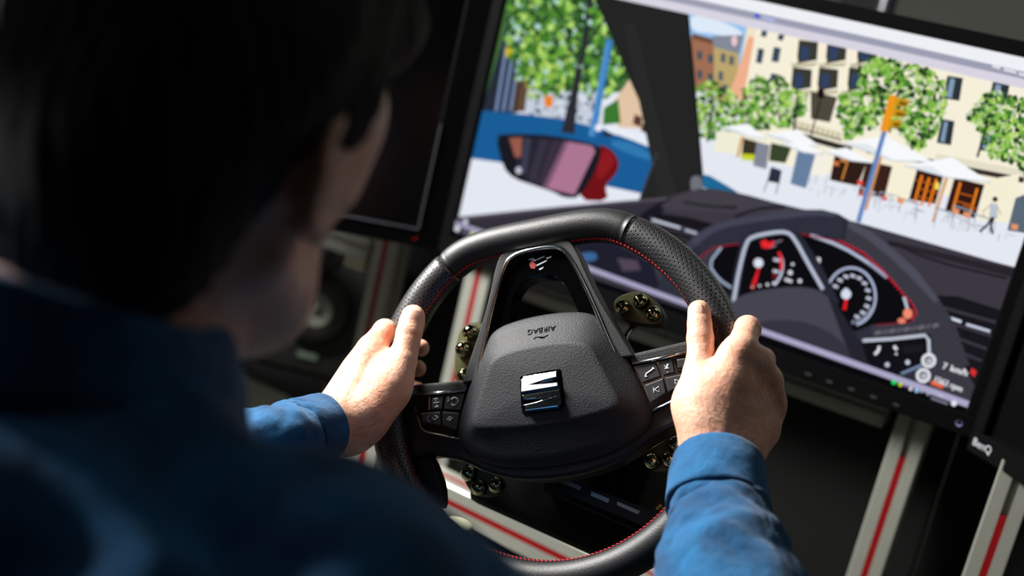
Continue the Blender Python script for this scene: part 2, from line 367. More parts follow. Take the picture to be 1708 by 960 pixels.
# tables, chairs and the board on the pavement
pic.poly([(1286, 278), (1304, 284), (1300, 306), (1280, 302)], (44, 48, 66)); pic.line([(1281, 300), (1274, 320)], 1.6, (70, 70, 80)); pic.line([(1299, 304), (1294, 324)], 1.6, (70, 70, 80))
rnd = random.Random(4)
for k in range(64):
    t = rnd.random(); x = 1350 + 330 * t; y = 292 + 88 * t + rnd.uniform(-6, 22); a = rnd.uniform(6, 16); c = rnd.choice([(178, 186, 200), (196, 200, 210), (160, 168, 186), (206, 196, 190)])
    pic.line([(x, y), (x - 3, y + a)], 1.4, c)
    if k % 3 == 0: pic.line([(x, y), (x + a * 1.4, y + a * .42)], 2, c)
for x, y in ((1500, 330), (1560, 346), (1590, 342), (1624, 356)): pic.line([(x, y), (x + 34, y + 11)], 2.4, (150, 158, 176)); pic.line([(x + 4, y), (x - 1, y + 24)], 1.6, (150, 158, 176)); pic.line([(x + 30, y + 10), (x + 26, y + 34)], 1.6, (150, 158, 176))
for x, y in ((1590, 352), (1608, 358), (1498, 334), (1688, 378)): pic.poly([(x, y - 6), (x + 11, y - 3), (x + 9, y + 6), (x - 2, y + 3)], (226, 150, 110))
# walking woman on the pavement
pic.disc(1660, 332, 4.5, (60, 44, 40)); pic.poly([(1652, 338), (1664, 340), (1664, 364), (1650, 362)], (186, 196, 206)); pic.line([(1652, 342), (1640, 352), (1642, 360)], 2, (206, 170, 150)); pic.line([(1664, 344), (1670, 358)], 2, (206, 170, 150))
pic.line([(1655, 362), (1648, 374), (1634, 386)], 4, (34, 40, 54)); pic.line([(1658, 362), (1653, 376), (1656, 390)], 4, (34, 40, 54))
# traffic light
pic.line([(1476, 218), (1432, 370)], 8, (96, 128, 186)); pic.line([(1478, 222), (1436, 364)], 2, (130, 160, 210))
pic.poly([(1484, 158), (1496, 160), (1482, 220), (1468, 218)], (238, 152, 30)); 
for k in range(3): pic.poly([(1496 - k * 5, 162 + k * 18), (1519 - k * 6, 168 + k * 17), (1512 - k * 6, 179 + k * 17), (1492 - k * 5, 176 + k * 18)], (206, 150, 30)); pic.poly([(1502 - k * 5, 168 + k * 18), (1516 - k * 6, 172 + k * 17), (1510 - k * 5, 177 + k * 17), (1498 - k * 5, 174 + k * 18)], (120, 90, 20))
pic.poly([(1170, 290), (1185, 293), (1218, 312), (1245, 330), (1172, 312)], (30, 104, 150))
# A-pillar
pic.poly([(966, -60), (1146, -60), (1149, 22), (1158, 110), (1170, 250), (1174, 330), (1066, 334), (1070, 322), (1097, 254), (1075, 187), (1045, 120), (1008, 33)], (35, 36, 35))
pic.poly([(1040, 40), (1060, 40), (1130, 330), (1100, 330)], (40, 41, 40)); pic.line([(1148, 22), (1172, 290)], 3, (22, 23, 24))
pic.line([(1097, 254), (1070, 326)], 3, (60, 62, 66)); pic.poly([(1152, 294), (1170, 292), (1174, 318), (1153, 322)], (112, 112, 122), 1)
# dashboard
pic.poly([(700, 368), (758, 364), (860, 352), (935, 345), (1020, 336), (1108, 330), (1140, 320), (1180, 312), (1230, 322), (1310, 344), (1400, 362), (1520, 396), (1700, 448), (1760, 460), (1760, 820), (700, 820)], (60, 56, 66), 1)
pic.poly([(700, 372), (935, 349), (1112, 332), (1086, 352), (1060, 370), (960, 366), (800, 392), (700, 410)], (52, 48, 58))
pic.poly([(1096, 340), (1120, 330), (1090, 380), (1060, 380), (1070, 356)], (26, 24, 34))
pic.poly([(700, 368), (935, 344), (1112, 329), (1112, 333), (935, 349), (700, 374)], (84, 80, 92))
pic.poly([(1172, 312), (1230, 320), (1310, 342), (1404, 362), (1300, 354), (1200, 352), (1100, 350), (1112, 334)], (66, 63, 72), 1)
pic.line([(1140, 336), (1180, 344), (1230, 346)], 4, (22, 20, 26), 1); pic.line([(1226, 362), (1260, 348), (1310, 345)], 4, (20, 20, 26), 1)
for k in range(14): pic.line([(1142 + k * 5, 335 + k * .5), (1142 + k * 5, 340 + k * .5)], 1.6, (60, 58, 66))
pic.poly([(1088, 354), (1150, 362), (1200, 376), (1170, 400), (1130, 410), (1070, 392)], (24, 22, 28))
for k in range(3): pic.line([(1084 - k * 4, 362 + k * 9), (1165 - k * 4, 386 + k * 9)], 2.4, (70, 66, 76))
pic.line([(1088, 366), (1136, 380)], 3.6, (210, 218, 236)); pic.line([(1143, 383), (1163, 389)], 3.6, (190, 198, 220))
pic.poly([(1480, 400), (1700, 450), (1700, 458), (1688, 462), (1482, 408)], (40, 36, 44)); pic.line([(1482, 402), (1560, 436), (1680, 464)], 4, (30, 28, 36), 1)
pic.poly([(1558, 492), (1600, 494), (1680, 520), (1760, 540), (1760, 800), (1600, 700), (1596, 560)], (24, 23, 30))
for k in range(5): pic.line([(1572 + k * 8, 512 + k * 24), (1690, 545 + k * 26)], 5, (58, 54, 64))
pic.line([(1586, 530), (1604, 536)], 4.5, (216, 224, 240)); pic.line([(1612, 540), (1652, 552)], 4.5, (200, 206, 226))
pic.poly([(870, 420), (1010, 395), (1090, 440), (1110, 500), (960, 440)], (30, 30, 44))
pic.poly([(958, 425), (992, 418), (1000, 432), (975, 438)], (60, 100, 150), 1); pic.poly([(1030, 430), (1064, 434), (1070, 450), (1040, 452)], (80, 68, 84))
# instrument binnacle
pic.poly([(1176, 440), (1200, 412), (1236, 404), (1300, 380), (1368, 384), (1440, 412), (1500, 462), (1530, 520), (1518, 545), (1440, 560), (1330, 520), (1230, 510)], (13, 12, 17), 1)
pic.line([(1204, 412), (1182, 440), (1200, 466), (1222, 480)], 4, (160, 176, 200), 1)
pic.line([(1352, 391), (1404, 410), (1450, 438), (1480, 462)], 6, (150, 158, 184), 1); pic.line([(1352, 391), (1404, 410), (1450, 438)], 2, (206, 212, 232), 1); pic.line([(1508, 494), (1514, 514)], 5, (180, 196, 214))
# gauges
cx, cy, gr = 1420, 494, 40
arc = [(cx + gr * 1.02 * math.cos(R_(a)), cy + gr * 1.2 * math.sin(R_(a))) for a in range(-155, 82, 8)]
pic.line(arc, 4, (176, 184, 214))
for a in range(-150, 80, 22):
    x, y = cx + gr * .74 * math.cos(R_(a)), cy + gr * .88 * math.sin(R_(a)); pic.line([(x - 4, y - 1), (x + 4, y + 2)], 5, (196, 200, 220))
for a in range(30, 90, 7): pic.line([(cx + gr * .86 * math.cos(R_(a)), cy + gr * 1.0 * math.sin(R_(a))), (cx + gr * .98 * math.cos(R_(a)), cy + gr * 1.14 * math.sin(R_(a)))], 1.6, (180, 186, 210))
pic.line([(1413, 494), (1409, 516)], [4, 6], (232, 30, 40)); pic.disc(1412, 490, 8.5, (214, 222, 236)); pic.line([(1412, 480), (1412, 490)], 6, (214, 222, 236))
pic.poly([(1364, 428), (1370, 430), (1369, 438), (1362, 436)], (220, 214, 216))
pic.line([(1300, 420), (1307, 436), (1305, 456), (1294, 474)], 4, (196, 202, 224), 1); pic.line([(1300, 420), (1304, 432), (1304, 450)], 5, (226, 40, 50), 1)
for x, y in ((1296, 432), (1295, 451)): pic.line([(x - 5, y), (x + 5, y + 2)], 5, (200, 200, 214))
pic.line([(1267, 446), (1258, 474)], [3, 7], (232, 34, 44)); pic.disc(1266, 438, 8, (220, 226, 238)); pic.disc(1256, 478, 3, (230, 120, 110))
for x, y, r in ((1319, 454, 4), (1323, 440, 2.6), (1335, 468, 3.4), (1292, 472, 3), (1281, 474, 2.6), (1268, 476, 2.2)): pic.disc(x, y, r, (220, 222, 232))
pic.line([(1310, 465), (1322, 469)], 5, (214, 214, 226)); pic.disc(1293, 460, 4, (120, 24, 30))
# virtual steering wheel
wout = [(1090, 500), (1106, 454), (1136, 422), (1151, 401), (1174, 382), (1204, 369), (1267, 358), (1342, 349), (1372, 349), (1399, 356), (1416, 366), (1455, 386), (1492, 416), (1530, 450), (1567, 499), (1594, 540), (1609, 585), (1620, 615), (1632, 700)]
winn = [(1420, 700), (1408, 560), (1455, 541), (1519, 536), (1529, 522), (1523, 506), (1500, 480), (1474, 450), (1440, 420), (1402, 401), (1365, 391), (1310, 388), (1234, 405), (1192, 411), (1170, 427), (1161, 442), (1150, 470), (1148, 500)]
pic.poly(wout + winn, (46, 47, 60))
pic.poly([(1106, 454), (1136, 422), (1151, 401), (1174, 382), (1204, 369), (1267, 358), (1342, 349), (1372, 349), (1399, 356), (1392, 362), (1366, 358), (1270, 368), (1206, 380), (1180, 394), (1150, 420)], (66, 68, 84), 1)
pic.poly([(1416, 366), (1455, 386), (1492, 416), (1530, 450), (1567, 499), (1594, 540), (1609, 585), (1620, 615), (1640, 690), (1560, 690), (1550, 560), (1455, 562), (1455, 541), (1519, 536), (1529, 522), (1523, 506), (1500, 480), (1474, 450), (1440, 420), (1408, 402)], (58, 57, 66))
pic.poly([(1416, 366), (1455, 386), (1492, 416), (1530, 450), (1567, 499), (1560, 505), (1520, 462), (1480, 424), (1446, 398), (1414, 378)], (76, 76, 90))
for i in range(9):                                  # knitted highlight by the spoke
    pic.line([(1460 + i * 12, 556 - i * 1.5), (1470 + i * 12, 552 - i * 1.5)], 6, (104, 102, 112) if i % 2 == 0 else (86, 84, 94))
for i in range(10):
    for j in range(6): pic.disc(1540 + i * 7 + j * 7, 500 + j * 22 + i * 6, 1.3, (44, 43, 50), 6)
pic.line([(1413, 367), (1407, 401)], 2, (28, 28, 36)); pic.line([(1151, 402), (1168, 422)], 2, (28, 28, 36))
def stitches(P, c=(222, 30, 56)):
    for a, b in zip(P, P[1:]):
        n = max(1, int(math.dist(a, b) / 7))
        for k in range(n):
            t = k / n; x, y = a[0] + t * (b[0] - a[0]), a[1] + t * (b[1] - a[1]); d = ((b[0] - a[0]) / math.dist(a, b), (b[1] - a[1]) / math.dist(a, b))
            pic.line([(x - d[0] * 2 - d[1] * 2, y - d[1] * 2 + d[0] * 2), (x + d[0] * 3 + d[1] * 2, y + d[1] * 3 - d[0] * 2)], 2.0, c)
pic.line([(1402, 402), (1440, 421), (1474, 451), (1500, 481), (1523, 507), (1529, 522), (1519, 536), (1462, 541)], 1.4, (150, 20, 36)); stitches([(1402, 402), (1440, 421), (1474, 451), (1500, 481), (1523, 507), (1529, 522), (1519, 536)])
pic.line([(1234, 406), (1192, 412), (1170, 428), (1160, 444)], 2, (150, 22, 40)); pic.line([(1338, 390), (1402, 402)], 2, (150, 22, 40))
pic.disc(1515, 522, 8, (240, 140, 112), ry=9); pic.disc(1505, 534, 7, (230, 128, 104), ry=5)
# Y spoke with pale trim
pic.poly([(1214, 520), (1228, 440), (1238, 398), (1252, 386), (1300, 381), (1326, 382), (1340, 396), (1370, 440), (1400, 500), (1396, 520), (1376, 486), (1316, 386), (1250, 390), (1232, 505)], (40, 41, 54))
pic.line([(1225, 503), (1234, 450), (1246, 404), (1256, 394), (1290, 387), (1314, 386), (1326, 396), (1350, 440), (1374, 482)], 6.5, (164, 172, 192), 1)
pic.line([(1225, 500), (1234, 450), (1246, 404), (1256, 394), (1290, 387), (1314, 386), (1326, 396), (1350, 440), (1374, 480)], 2, (208, 214, 230), 1)
pic.poly([(1270, 402), (1278, 399), (1284, 404), (1293, 400), (1290, 412), (1280, 414), (1272, 412)], (232, 38, 46)); pic.line([(1292, 405), (1306, 400)], 2, (150, 130, 150)); pic.line([(1286, 412), (1296, 409)], 2, (170, 120, 140))
# hub
pic.poly([(1216, 520), (1222, 502), (1249, 487), (1305, 478), (1350, 478), (1380, 489), (1410, 530), (1436, 570), (1460, 620), (1480, 680), (1300, 680), (1200, 560)], (70, 68, 80), 1)
pic.poly([(1210, 540), (1250, 538), (1300, 532), (1350, 536), (1400, 560), (1430, 600), (1470, 680), (1300, 680), (1200, 580)], (52, 51, 63), 1)
pic.poly([(1380, 489), (1396, 505), (1436, 570), (1466, 640), (1440, 640), (1410, 570)], (36, 36, 46))
# right spoke buttons
pic.poly([(1436, 566), (1455, 562), (1552, 556), (1556, 570), (1552, 600), (1520, 612), (1480, 640), (1456, 625)], (18, 17, 24))
pic.line([(1440, 567), (1490, 564), (1544, 558), (1550, 566), (1551, 596)], 5.5, (190, 196, 210), 0); pic.line([(1540, 607), (1504, 622)], 4, (120, 140, 170))
pic.line([(1468, 576), (1466, 584), (1460, 590)], 4.5, (236, 238, 246)); pic.line([(1492, 576), (1497, 582)], 5, (230, 232, 240)); pic.disc(1496, 589, 2, (230, 232, 240)); pic.disc(1481, 607, 4, (196, 200, 214)); pic.disc(1515, 603, 4, (206, 210, 224)); pic.poly([(1505, 576), (1540, 574), (1540, 586), (1508, 588)], (28, 27, 34))
# read-out, taskbar
pic.poly([(1610, 610), (1640, 600), (1650, 640), (1625, 640)], (24, 23, 30)); pic.poly([(1622, 612), (1630, 618), (1626, 628), (1618, 620)], (214, 50, 50))
for x, y in ((1550, 600), (1541, 625)):
    pic.disc(x, y, 12.5, (228, 230, 236)); pic.disc(x, y, 7.5, (96, 98, 106)); pic.disc(x + 1, y + 1, 4.4, (206, 210, 222)); pic.disc(x + 1, y + 1, 1.8, (110, 112, 124))
pic.line([(1554, 636), (1574, 644)], 7, (226, 100, 66))
pic.text('7', (1572, 613), (1579, 615), 11, (240, 242, 248)); pic.text('km/h', (1585, 617), (1613, 626), 11, (236, 238, 246)); pic.text('1562 rpm', (1557, 634), (1604, 652), 10, (236, 238, 246))
pic.poly([(700, 366), (758, 386), (1267, 556), (1611, 678), (1760, 730), (1760, 900), (700, 600)], (9, 8, 12))
pic.line([(700, 349), (758, 370), (838, 397), (965, 440), (1100, 489), (1267, 549), (1440, 610), (1611, 671), (1720, 710)], [5, 6, 7, 8, 8, 9, 10, 11, 12], (170, 166, 198))
for x, y, r, c in ((765, 381, 4.6, (226, 230, 240)), (779, 387, 3, (110, 112, 140)), (791, 391, 5.4, (214, 220, 170)), (804, 396, 5.2, (150, 158, 240)), (779, 369, 4, (216, 220, 236)), (1492, 636, 4, (40, 220, 110)), (1503, 640, 3.6, (190, 214, 40)), (1511, 643, 1.8, (150, 80, 190)), (1520, 647, 3.2, (220, 214, 220)), (1530, 650, 3.6, (150, 196, 240)), (1538, 652, 1.6, (200, 200, 210)), (1549, 656, 2.6, (150, 150, 166)), (1592, 671, 5, (226, 230, 240))): pic.disc(x, y, r, c, 10)
pic.line([(1564, 657), (1575, 660)], 3, (190, 192, 204)); pic.line([(1554, 662), (1582, 672)], 4, (120, 118, 140))
# browser bars along the top
def band(o0, o1, c):
    pic.poly([(800, 37 + o0[0] + .217 * (800 - 1440)), (1440, 37 + o0[0]), (1760, 37 + o0[1] + .217 * 320 + 1.5), (1760, 37 + o1[1] + .217 * 320 + 1.5), (1440, 37 + o1[0]), (800, 37 + o1[0] + .217 * (800 - 1440))], c)
band((-60, -60), (23.5, 24), (238, 240, 246)); band((23, 23.5), (35, 36), (156, 158, 178)); band((35, 36), (50, 52), (216, 212, 226))
pic.poly([(1261, 23), (1269, 25), (1268, 31), (1260, 29)], (40, 80, 220)); pic.line([(1273, 30), (1294, 35)], 5, (176, 186, 232))
for a, b in (((1656, 110), (1669, 114)), ((1675, 116), (1696, 121)), ((1700, 123), (1712, 126))): pic.line([a, b], 5, (222, 222, 230))

def monitor(name, mw, label, right=.017):
    """origin at the lower left corner of the visible screen; x right, z up, y away from the driver"""
    t = empty(name, mw=mw); tag(t, label, 'monitor')
    b, bb = .017, .026; bm = bmesh.new(); xr = SW + right
    for c, s in ((((xr - b) / 2, .018, -bb / 2), (xr + b, .05, bb)), (((xr - b) / 2, .018, SH + b / 2), (xr + b, .05, b)), ((-b / 2, .018, SH / 2), (b, .05, SH)), ((SW + right / 2, .018, SH / 2), (right, .05, SH))):
        box_bm(c, s, .0015, 1, bm)
    frombm('bezel', bm, bezel_m, t)
    frombm('back_cover', box_bm((SW / 2, .052, SH / 2), (SW - .02, .03, SH - .02), .012, 3), bezel_m, t)
    frombm('screen_panel', box_bm((SW / 2, .008, SH / 2), (SW, .01, SH)), off_screen, t)
    led = lathe_bm([(0, -.0006), (.0032, -.0005), (.0034, .0002)], 14, M=Matrix.Translation((SW - .003, -.0075, -.013)) @ Matrix.Rotation(R_(90), 4, 'X'))
    return t, led
MM = Matrix.Translation((SX0, MY, SZ0))
mon, led = monitor('monitor', MM, 'large lit centre monitor showing a street over a car dashboard, behind the steering wheel')
frombm('power_light', led, mat('blue_led', (190, 196, 255), emit=1.0), mon)
for k in range(5): frombm('button_mark', box_bm((SW - .075 - .027 * k, -.0072, -.017), (.007, .0012, .0012)), mat('grey_marks', (70, 72, 78), .5), mon)
me = bpy.data.meshes.new('screen_image'); me.from_pydata(pic.v, [], pic.f)
ca = me.color_attributes.new('Picture', 'FLOAT_COLOR', 'CORNER'); cols = []
for f, c in zip(pic.f, pic.c): cols += list(lin(c)) * len(f)
ca.data.foreach_set('color', cols)
SM = bpy.data.materials.new('lit_screen'); SM.use_nodes = True; nt = SM.node_tree; nt.nodes.clear()
o_ = nt.nodes.new('ShaderNodeOutputMaterial'); e_ = nt.nodes.new('ShaderNodeEmission'); a_ = nt.nodes.new('ShaderNodeVertexColor'); a_.layer_name = 'Picture'
nt.links.new(a_.outputs[0], e_.inputs[0]); nt.links.new(e_.outputs[0], o_.inputs[0]); e_.inputs[1].default_value = 1.0
si = link('screen_image', me, SM, mon); si.location = (0, .0025, 0)
si['label'] = 'bright picture of a plaza with trees, umbrellas, dials and a virtual steering wheel'
# left and right monitors, both off, turned in towards the driver
cL = Vector((-.4548, .46, .778)); aL = R_(40)
ML = Matrix.Translation(cL) @ Matrix.Rotation(aL, 4, 'Z') @ Matrix.Translation((-SW, 0, 0))
mon2, led = monitor('monitor', ML, 'dark switched-off monitor at the left, behind the head', .036)
frombm('power_light', led, mat('red_led', (150, 20, 14), emit=.6), mon2)
rim_ = mat('lit_bezel_edge', (120, 122, 135), .3, .6)  # pale strips paint the light caught along the lower bezel edges
bm = box_bm((SW / 2, -.0078, -.0008), (SW, .0014, .0016)); box_bm((SW + .0008, -.0078, .075), (.0016, .0014, .15), 0, 1, bm)
frombm('lit_bezel_edge', bm, rim_, mon2)
cR = Vector((.3263 + .012, .452, .7674)); 
MR = Matrix.Translation(cR) @ Matrix.Rotation(-aL, 4, 'Z')
mon3, led = monitor('monitor', MR, 'dark switched-off monitor at the right edge with a maker name on its bezel')
led.free()
V, Fs = text_polys('BenQ', .0125)
ny = np.array(MR.col[1][:3]); p_ = MR.inverted() @ Vector(on_plane(1621, 740, np.array(MR.translation) - ny * .0078, ny))
pyd('maker_name', [(v.x + p_.x, -.0078, v.y + p_.z) for v in V], Fs, mat('logo_grey', (170, 173, 180), .5), mon3)

# ================================================================== STEERING WHEEL
TH, TL = R_(28.3), R_(20)
Xw = np.array([1, 0, 0.]); Yw = np.array([0, math.sin(TL), math.cos(TL)]); Nw = np.array([0, -math.cos(TL), math.sin(TL)])
WF = np.array([math.cos(TH) * Xw + math.sin(TH) * Yw, -math.sin(TH) * Xw + math.cos(TH) * Yw, Nw])
WC = np.array([-0.0046, 0.0014, 0.7778])
def mat4(F, C):
    m = Matrix.Identity(4)
    for i in range(3):
        for j in range(3): m[i][j] = F[j][i]
        m[i][3] = C[i]
    return m
MW = mat4(WF, WC)
def WL(px, py, h):                      # pixel -> wheel coordinates at height h in front of the wheel plane
    p = on_plane(px, py, WC + WF[2] * h, WF[2]); q = WF @ (p - WC); return (q[0], q[1])
wheel = empty('steering_wheel', mw=MW)
tag(wheel, 'black leather steering wheel with red stitching, turned left in both hands', 'steering wheel')
def smin(a, b, k):
    h = max(k - abs(a - b), 0) / k; return min(a, b) - h * h * k * .25
def rim_c(a):                           # centre line, a from +x anticlockwise
    r = .166
    if math.sin(a) > .05: r = smin(r, .1535 / math.sin(a), .012)
    return r * math.cos(a), r * math.sin(a)
def perforated():
    M = bpy.data.materials.new('perforated_leather'); M.use_nodes = True; nt = M.node_tree; b = nt.nodes['Principled BSDF']
    b.inputs['Roughness'].default_value = .40
    uv = nt.nodes.new('ShaderNodeUVMap'); uv.uv_map = 'UVMap'
    outs = []
    for off in (0, .5):
        mp = nt.nodes.new('ShaderNodeMapping'); mp.inputs['Scale'].default_value = (1 / .0074, 1 / .0043, 1); mp.inputs['Location'].default_value = (off, off, 0)
        nt.links.new(uv.outputs[0], mp.inputs[0])
        fr = nt.nodes.new('ShaderNodeVectorMath'); fr.operation = 'FRACTION'; nt.links.new(mp.outputs[0], fr.inputs[0])
        sb = nt.nodes.new('ShaderNodeVectorMath'); sb.operation = 'SUBTRACT'; sb.inputs[1].default_value = (.5, .5, 0); nt.links.new(fr.outputs[0], sb.inputs[0])
        ml = nt.nodes.new('ShaderNodeVectorMath'); ml.operation = 'MULTIPLY'; ml.inputs[1].default_value = (.0074, .0043, 0); nt.links.new(sb.outputs[0], ml.inputs[0])
        ln = nt.nodes.new('ShaderNodeVectorMath'); ln.operation = 'LENGTH'; nt.links.new(ml.outputs[0], ln.inputs[0]); outs.append(ln.outputs['Value'])
    mn = nt.nodes.new('ShaderNodeMath'); mn.operation = 'MINIMUM'; nt.links.new(outs[0], mn.inputs[0]); nt.links.new(outs[1], mn.inputs[1])
    mr = nt.nodes.new('ShaderNodeMapRange'); mr.inputs[1].default_value = .00062; mr.inputs[2].default_value = .00085; nt.links.new(mn.outputs[0], mr.inputs[0])
    mx = nt.nodes.new('ShaderNodeMix'); mx.data_type = 'RGBA'; mx.inputs[6].default_value = (0.0008, .0008, .0008, 1); mx.inputs[7].default_value = lin((27, 28, 30)); nt.links.new(mr.outputs[0], mx.inputs[0]); nt.links.new(mx.outputs[2], b.inputs['Base Color'])
    nt.links.new(mr.outputs[0], b.inputs['Specular IOR Level'])
    ns = nt.nodes.new('ShaderNodeTexNoise'); ns.inputs['Scale'].default_value = 700; tc = nt.nodes.new('ShaderNodeTexCoord'); nt.links.new(tc.outputs['Object'], ns.inputs['Vector'])
    ad = nt.nodes.new('ShaderNodeMath'); ad.operation = 'MULTIPLY_ADD'; ad.inputs[1].default_value = .35; nt.links.new(ns.outputs['Fac'], ad.inputs[0]); nt.links.new(mr.outputs[0], ad.inputs[2])
    bp = nt.nodes.new('ShaderNodeBump'); bp.inputs['Distance'].default_value = .00016; nt.links.new(ad.outputs[0], bp.inputs['Height']); nt.links.new(bp.outputs[0], b.inputs['Normal'])
    return M
perf = perforated()
def rim_part(name, a0, a1, rad, material, ns=None, n=28, lip=True):
    N = ns or max(12, int(abs(a1 - a0) / R_(1.5))); v = []; f = []; uvs = []; s = 0; prev = None
    for i in range(N + 1):
        a = a0 + (a1 - a0) * i / N; c = np.array(rim_c(a)); c1 = np.array(rim_c(a + .002)); t = (c1 - c) / np.linalg.norm(c1 - c); nn = np.array([t[1], -t[0]])
        if prev is not None: s += np.linalg.norm(c - prev)
        prev = c
        rr = rad(i / N) if callable(rad) else rad
        if lip and i in (0, N): rr *= .955
        for k in range(n):
            b = 2 * PI * k / n
            v.append((c[0] + nn[0] * rr * .98 * math.cos(b), c[1] + nn[1] * rr * .98 * math.cos(b), rr * 1.06 * math.sin(b))); uvs.append((s, b * rr))
    uvf = []
    for i in range(N):
        for k in range(n):
            k2 = (k + 1) % n; f.append((i * n + k, (i + 1) * n + k, (i + 1) * n + k2, i * n + k2))
            b0 = 2 * PI * k / n * .0168; b1 = 2 * PI * (k + 1) / n * .0168
            uvf += [(uvs[i * n][0], b0), (uvs[(i + 1) * n][0], b0), (uvs[(i + 1) * n][0], b1), (uvs[i * n][0], b1)]
    f.append(tuple(range(n))[::-1]); f.append(tuple(N * n + k for k in range(n)))
    uvf += [(0, 0)] * (2 * n)
    me = bpy.data.meshes.new(name); me.from_pydata(v, [], f); ul = me.uv_layers.new(name='UVMap'); ul.data.foreach_set('uv', [x for p in uvf for x in p])
    return link(name, me, material, wheel, True)
S = R_(56.5); E0 = R_(-42)
rim_part('rim_flat_section', S + .004, PI - S - .004, .0165, leather)['label'] = 'smooth leather top of the rim'
gr = lambda t: .0166 + .0012 * math.sin(PI * t)
rim_part('rim_grip', E0 + .004, S - .004, gr, perf)['label'] = 'perforated leather grip under the right hand'
rim_part('rim_grip', PI - S + .004, PI - E0 - .004, gr, perf)['label'] = 'perforated leather grip under the left hand'
rim_part('rim_round_section', PI - E0 + .004, 2 * PI + E0 - .004, .0165, leather)['label'] = 'smooth leather lower rim'
rim_part('rim_core', 0, 2 * PI, .0152, black_matte, ns=180, lip=False)
# stitching on the inner side
bm = bmesh.new(); a = 0.0
while a < 2 * PI:
    c = np.array(rim_c(a)); c1 = np.array(rim_c(a + .002)); t = (c1 - c) / np.linalg.norm(c1 - c); nn = np.array([t[1], -t[0]])
    ang = R_(154); q = c + nn * .0172 * .98 * math.cos(ang); zz = .0172 * 1.06 * math.sin(ang)
    d = t * .0017; e = nn * .0007
    tube_bm([(q[0] - d[0] - e[0], q[1] - d[1] - e[1], zz - .0008), (q[0], q[1], zz + .0003), (q[0] + d[0] + e[0], q[1] + d[1] + e[1], zz + .001)], .00042, 5, bm)
    a += .0265
st = frombm('stitching', bm, red_thread, wheel, True); st['kind'] = 'stuff'; st['label'] = 'red cross stitches round the inside of the rim'
# arch at the top of the hub: padded bezel, chrome line, gloss panel with opening
def band_bm(outer, inner, z0, z1, bev=0):
    b = bmesh.new(); n = len(outer)
    V = [[b.verts.new((p[0], p[1], z)) for p in (outer if k in (0, 1) else inner)] for k, z in ((0, z0), (1, z1), (2, z1), (3, z0))]
    for i in range(n - 1):
        for k in range(4):
            A, B = V[k], V[(k + 1) % 4]; b.faces.new((A[i], A[i + 1], B[i + 1], B[i]))
    for i in (0, n - 1): b.faces.new([V[k][i] for k in range(4)])
    if bev:
        es = [e for e in b.edges if all(abs(v.co.z - z1) < 1e-6 for v in e.verts) and len(e.link_faces) == 2 and (abs(e.link_faces[0].normal.dot(e.link_faces[1].normal)) < .5 if all(f.normal.length for f in e.link_faces) else False)]
        b.normal_update()
    return b
def openpath(half, n=2):
    p = [(-x, y) for x, y in half] + [(x, y) for x, y in reversed(half) if x > 0]
    return [tuple(q) for q in chaikin(mm(p), n, False)]
bez_o = openpath([(84, 20), (73, 44), (60, 72), (50, 98), (40, 131), (32, 141), (14, 145)])
bez_i = openpath([(70, 20), (62, 44), (55, 68), (44, 100), (33, 127), (25, 135), (12, 138)])
chr_i = openpath([(67, 20), (59, 44), (52, 68), (41, 100), (30.4, 125.4), (23.5, 132), (11, 135)])
pan_i = openpath([(54, 20), (44, 44), (36, 67), (27, 95), (19, 105), (12, 109), (5, 110)])
o = frombm('arch_bezel', band_bm(bez_o, bez_i, -.012, .010), leather, wheel); md = o.modifiers.new('b', 'BEVEL'); md.width = .004; md.segments = 3; md.limit_method = 'ANGLE'
mid_ = [((a[0] + b[0]) / 2, (a[1] + b[1]) / 2, .0098) for a, b in zip(bez_i, chr_i)]
o = frombm('arch_trim', tube_bm(mid_, .0020, 12, ry=.0030), chrome, wheel, True); o['label'] = 'polished metal line round the arch'
o = frombm('arch_panel', band_bm(chr_i, pan_i, -.014, .006), gloss_black, wheel); md = o.modifiers.new('b', 'BEVEL'); md.width = .0015; md.segments = 2; md.limit_method = 'ANGLE'
# small logo on the arch panel
bm = bmesh.new()
for P in ([(-9, 129), (-4, 129.5), (-1, 127), (-2, 126)], [(-2, 126.5), (2, 128.5), (8, 129.5), (7, 128)], [(-1, 122), (10, 125), (9, 123.6), (-1, 120.8)], [(1, 117.5), (6, 119), (5, 117.6), (2, 116.4)], [(9, 127), (15, 128), (14, 126.6), (10, 126)]):
    prism_bm(mm(P), .006, .0066, 0, 1, bm)
o = frombm('arch_logo', bm, white_print, wheel); o['label'] = 'small angular silver and red emblem on the arch'
frombm('arch_logo_red', prism_bm(mm([(-8, 124), (-5, 127), (-3, 124.6), (-1.4, 122.5), (-3, 118.6), (-7, 120)]), .006, .0065), mat('logo_red', (150, 30, 28), .5), o)
# hub body and spokes (black), one shape
body = sym([(0, 66), (50, 62), (66, 44), (78, 20), (90, 16), (150, 20), (156, 4), (154, -22), (148, -44), (128, -40), (106, -47), (90, -53), (68, -66), (38, -76), (0, -79)])
o = frombm('hub_body', prism_bm([tuple(p) for p in chaikin(mm(body), 1)], -.03, .0, .004, 2), black_plastic, wheel)
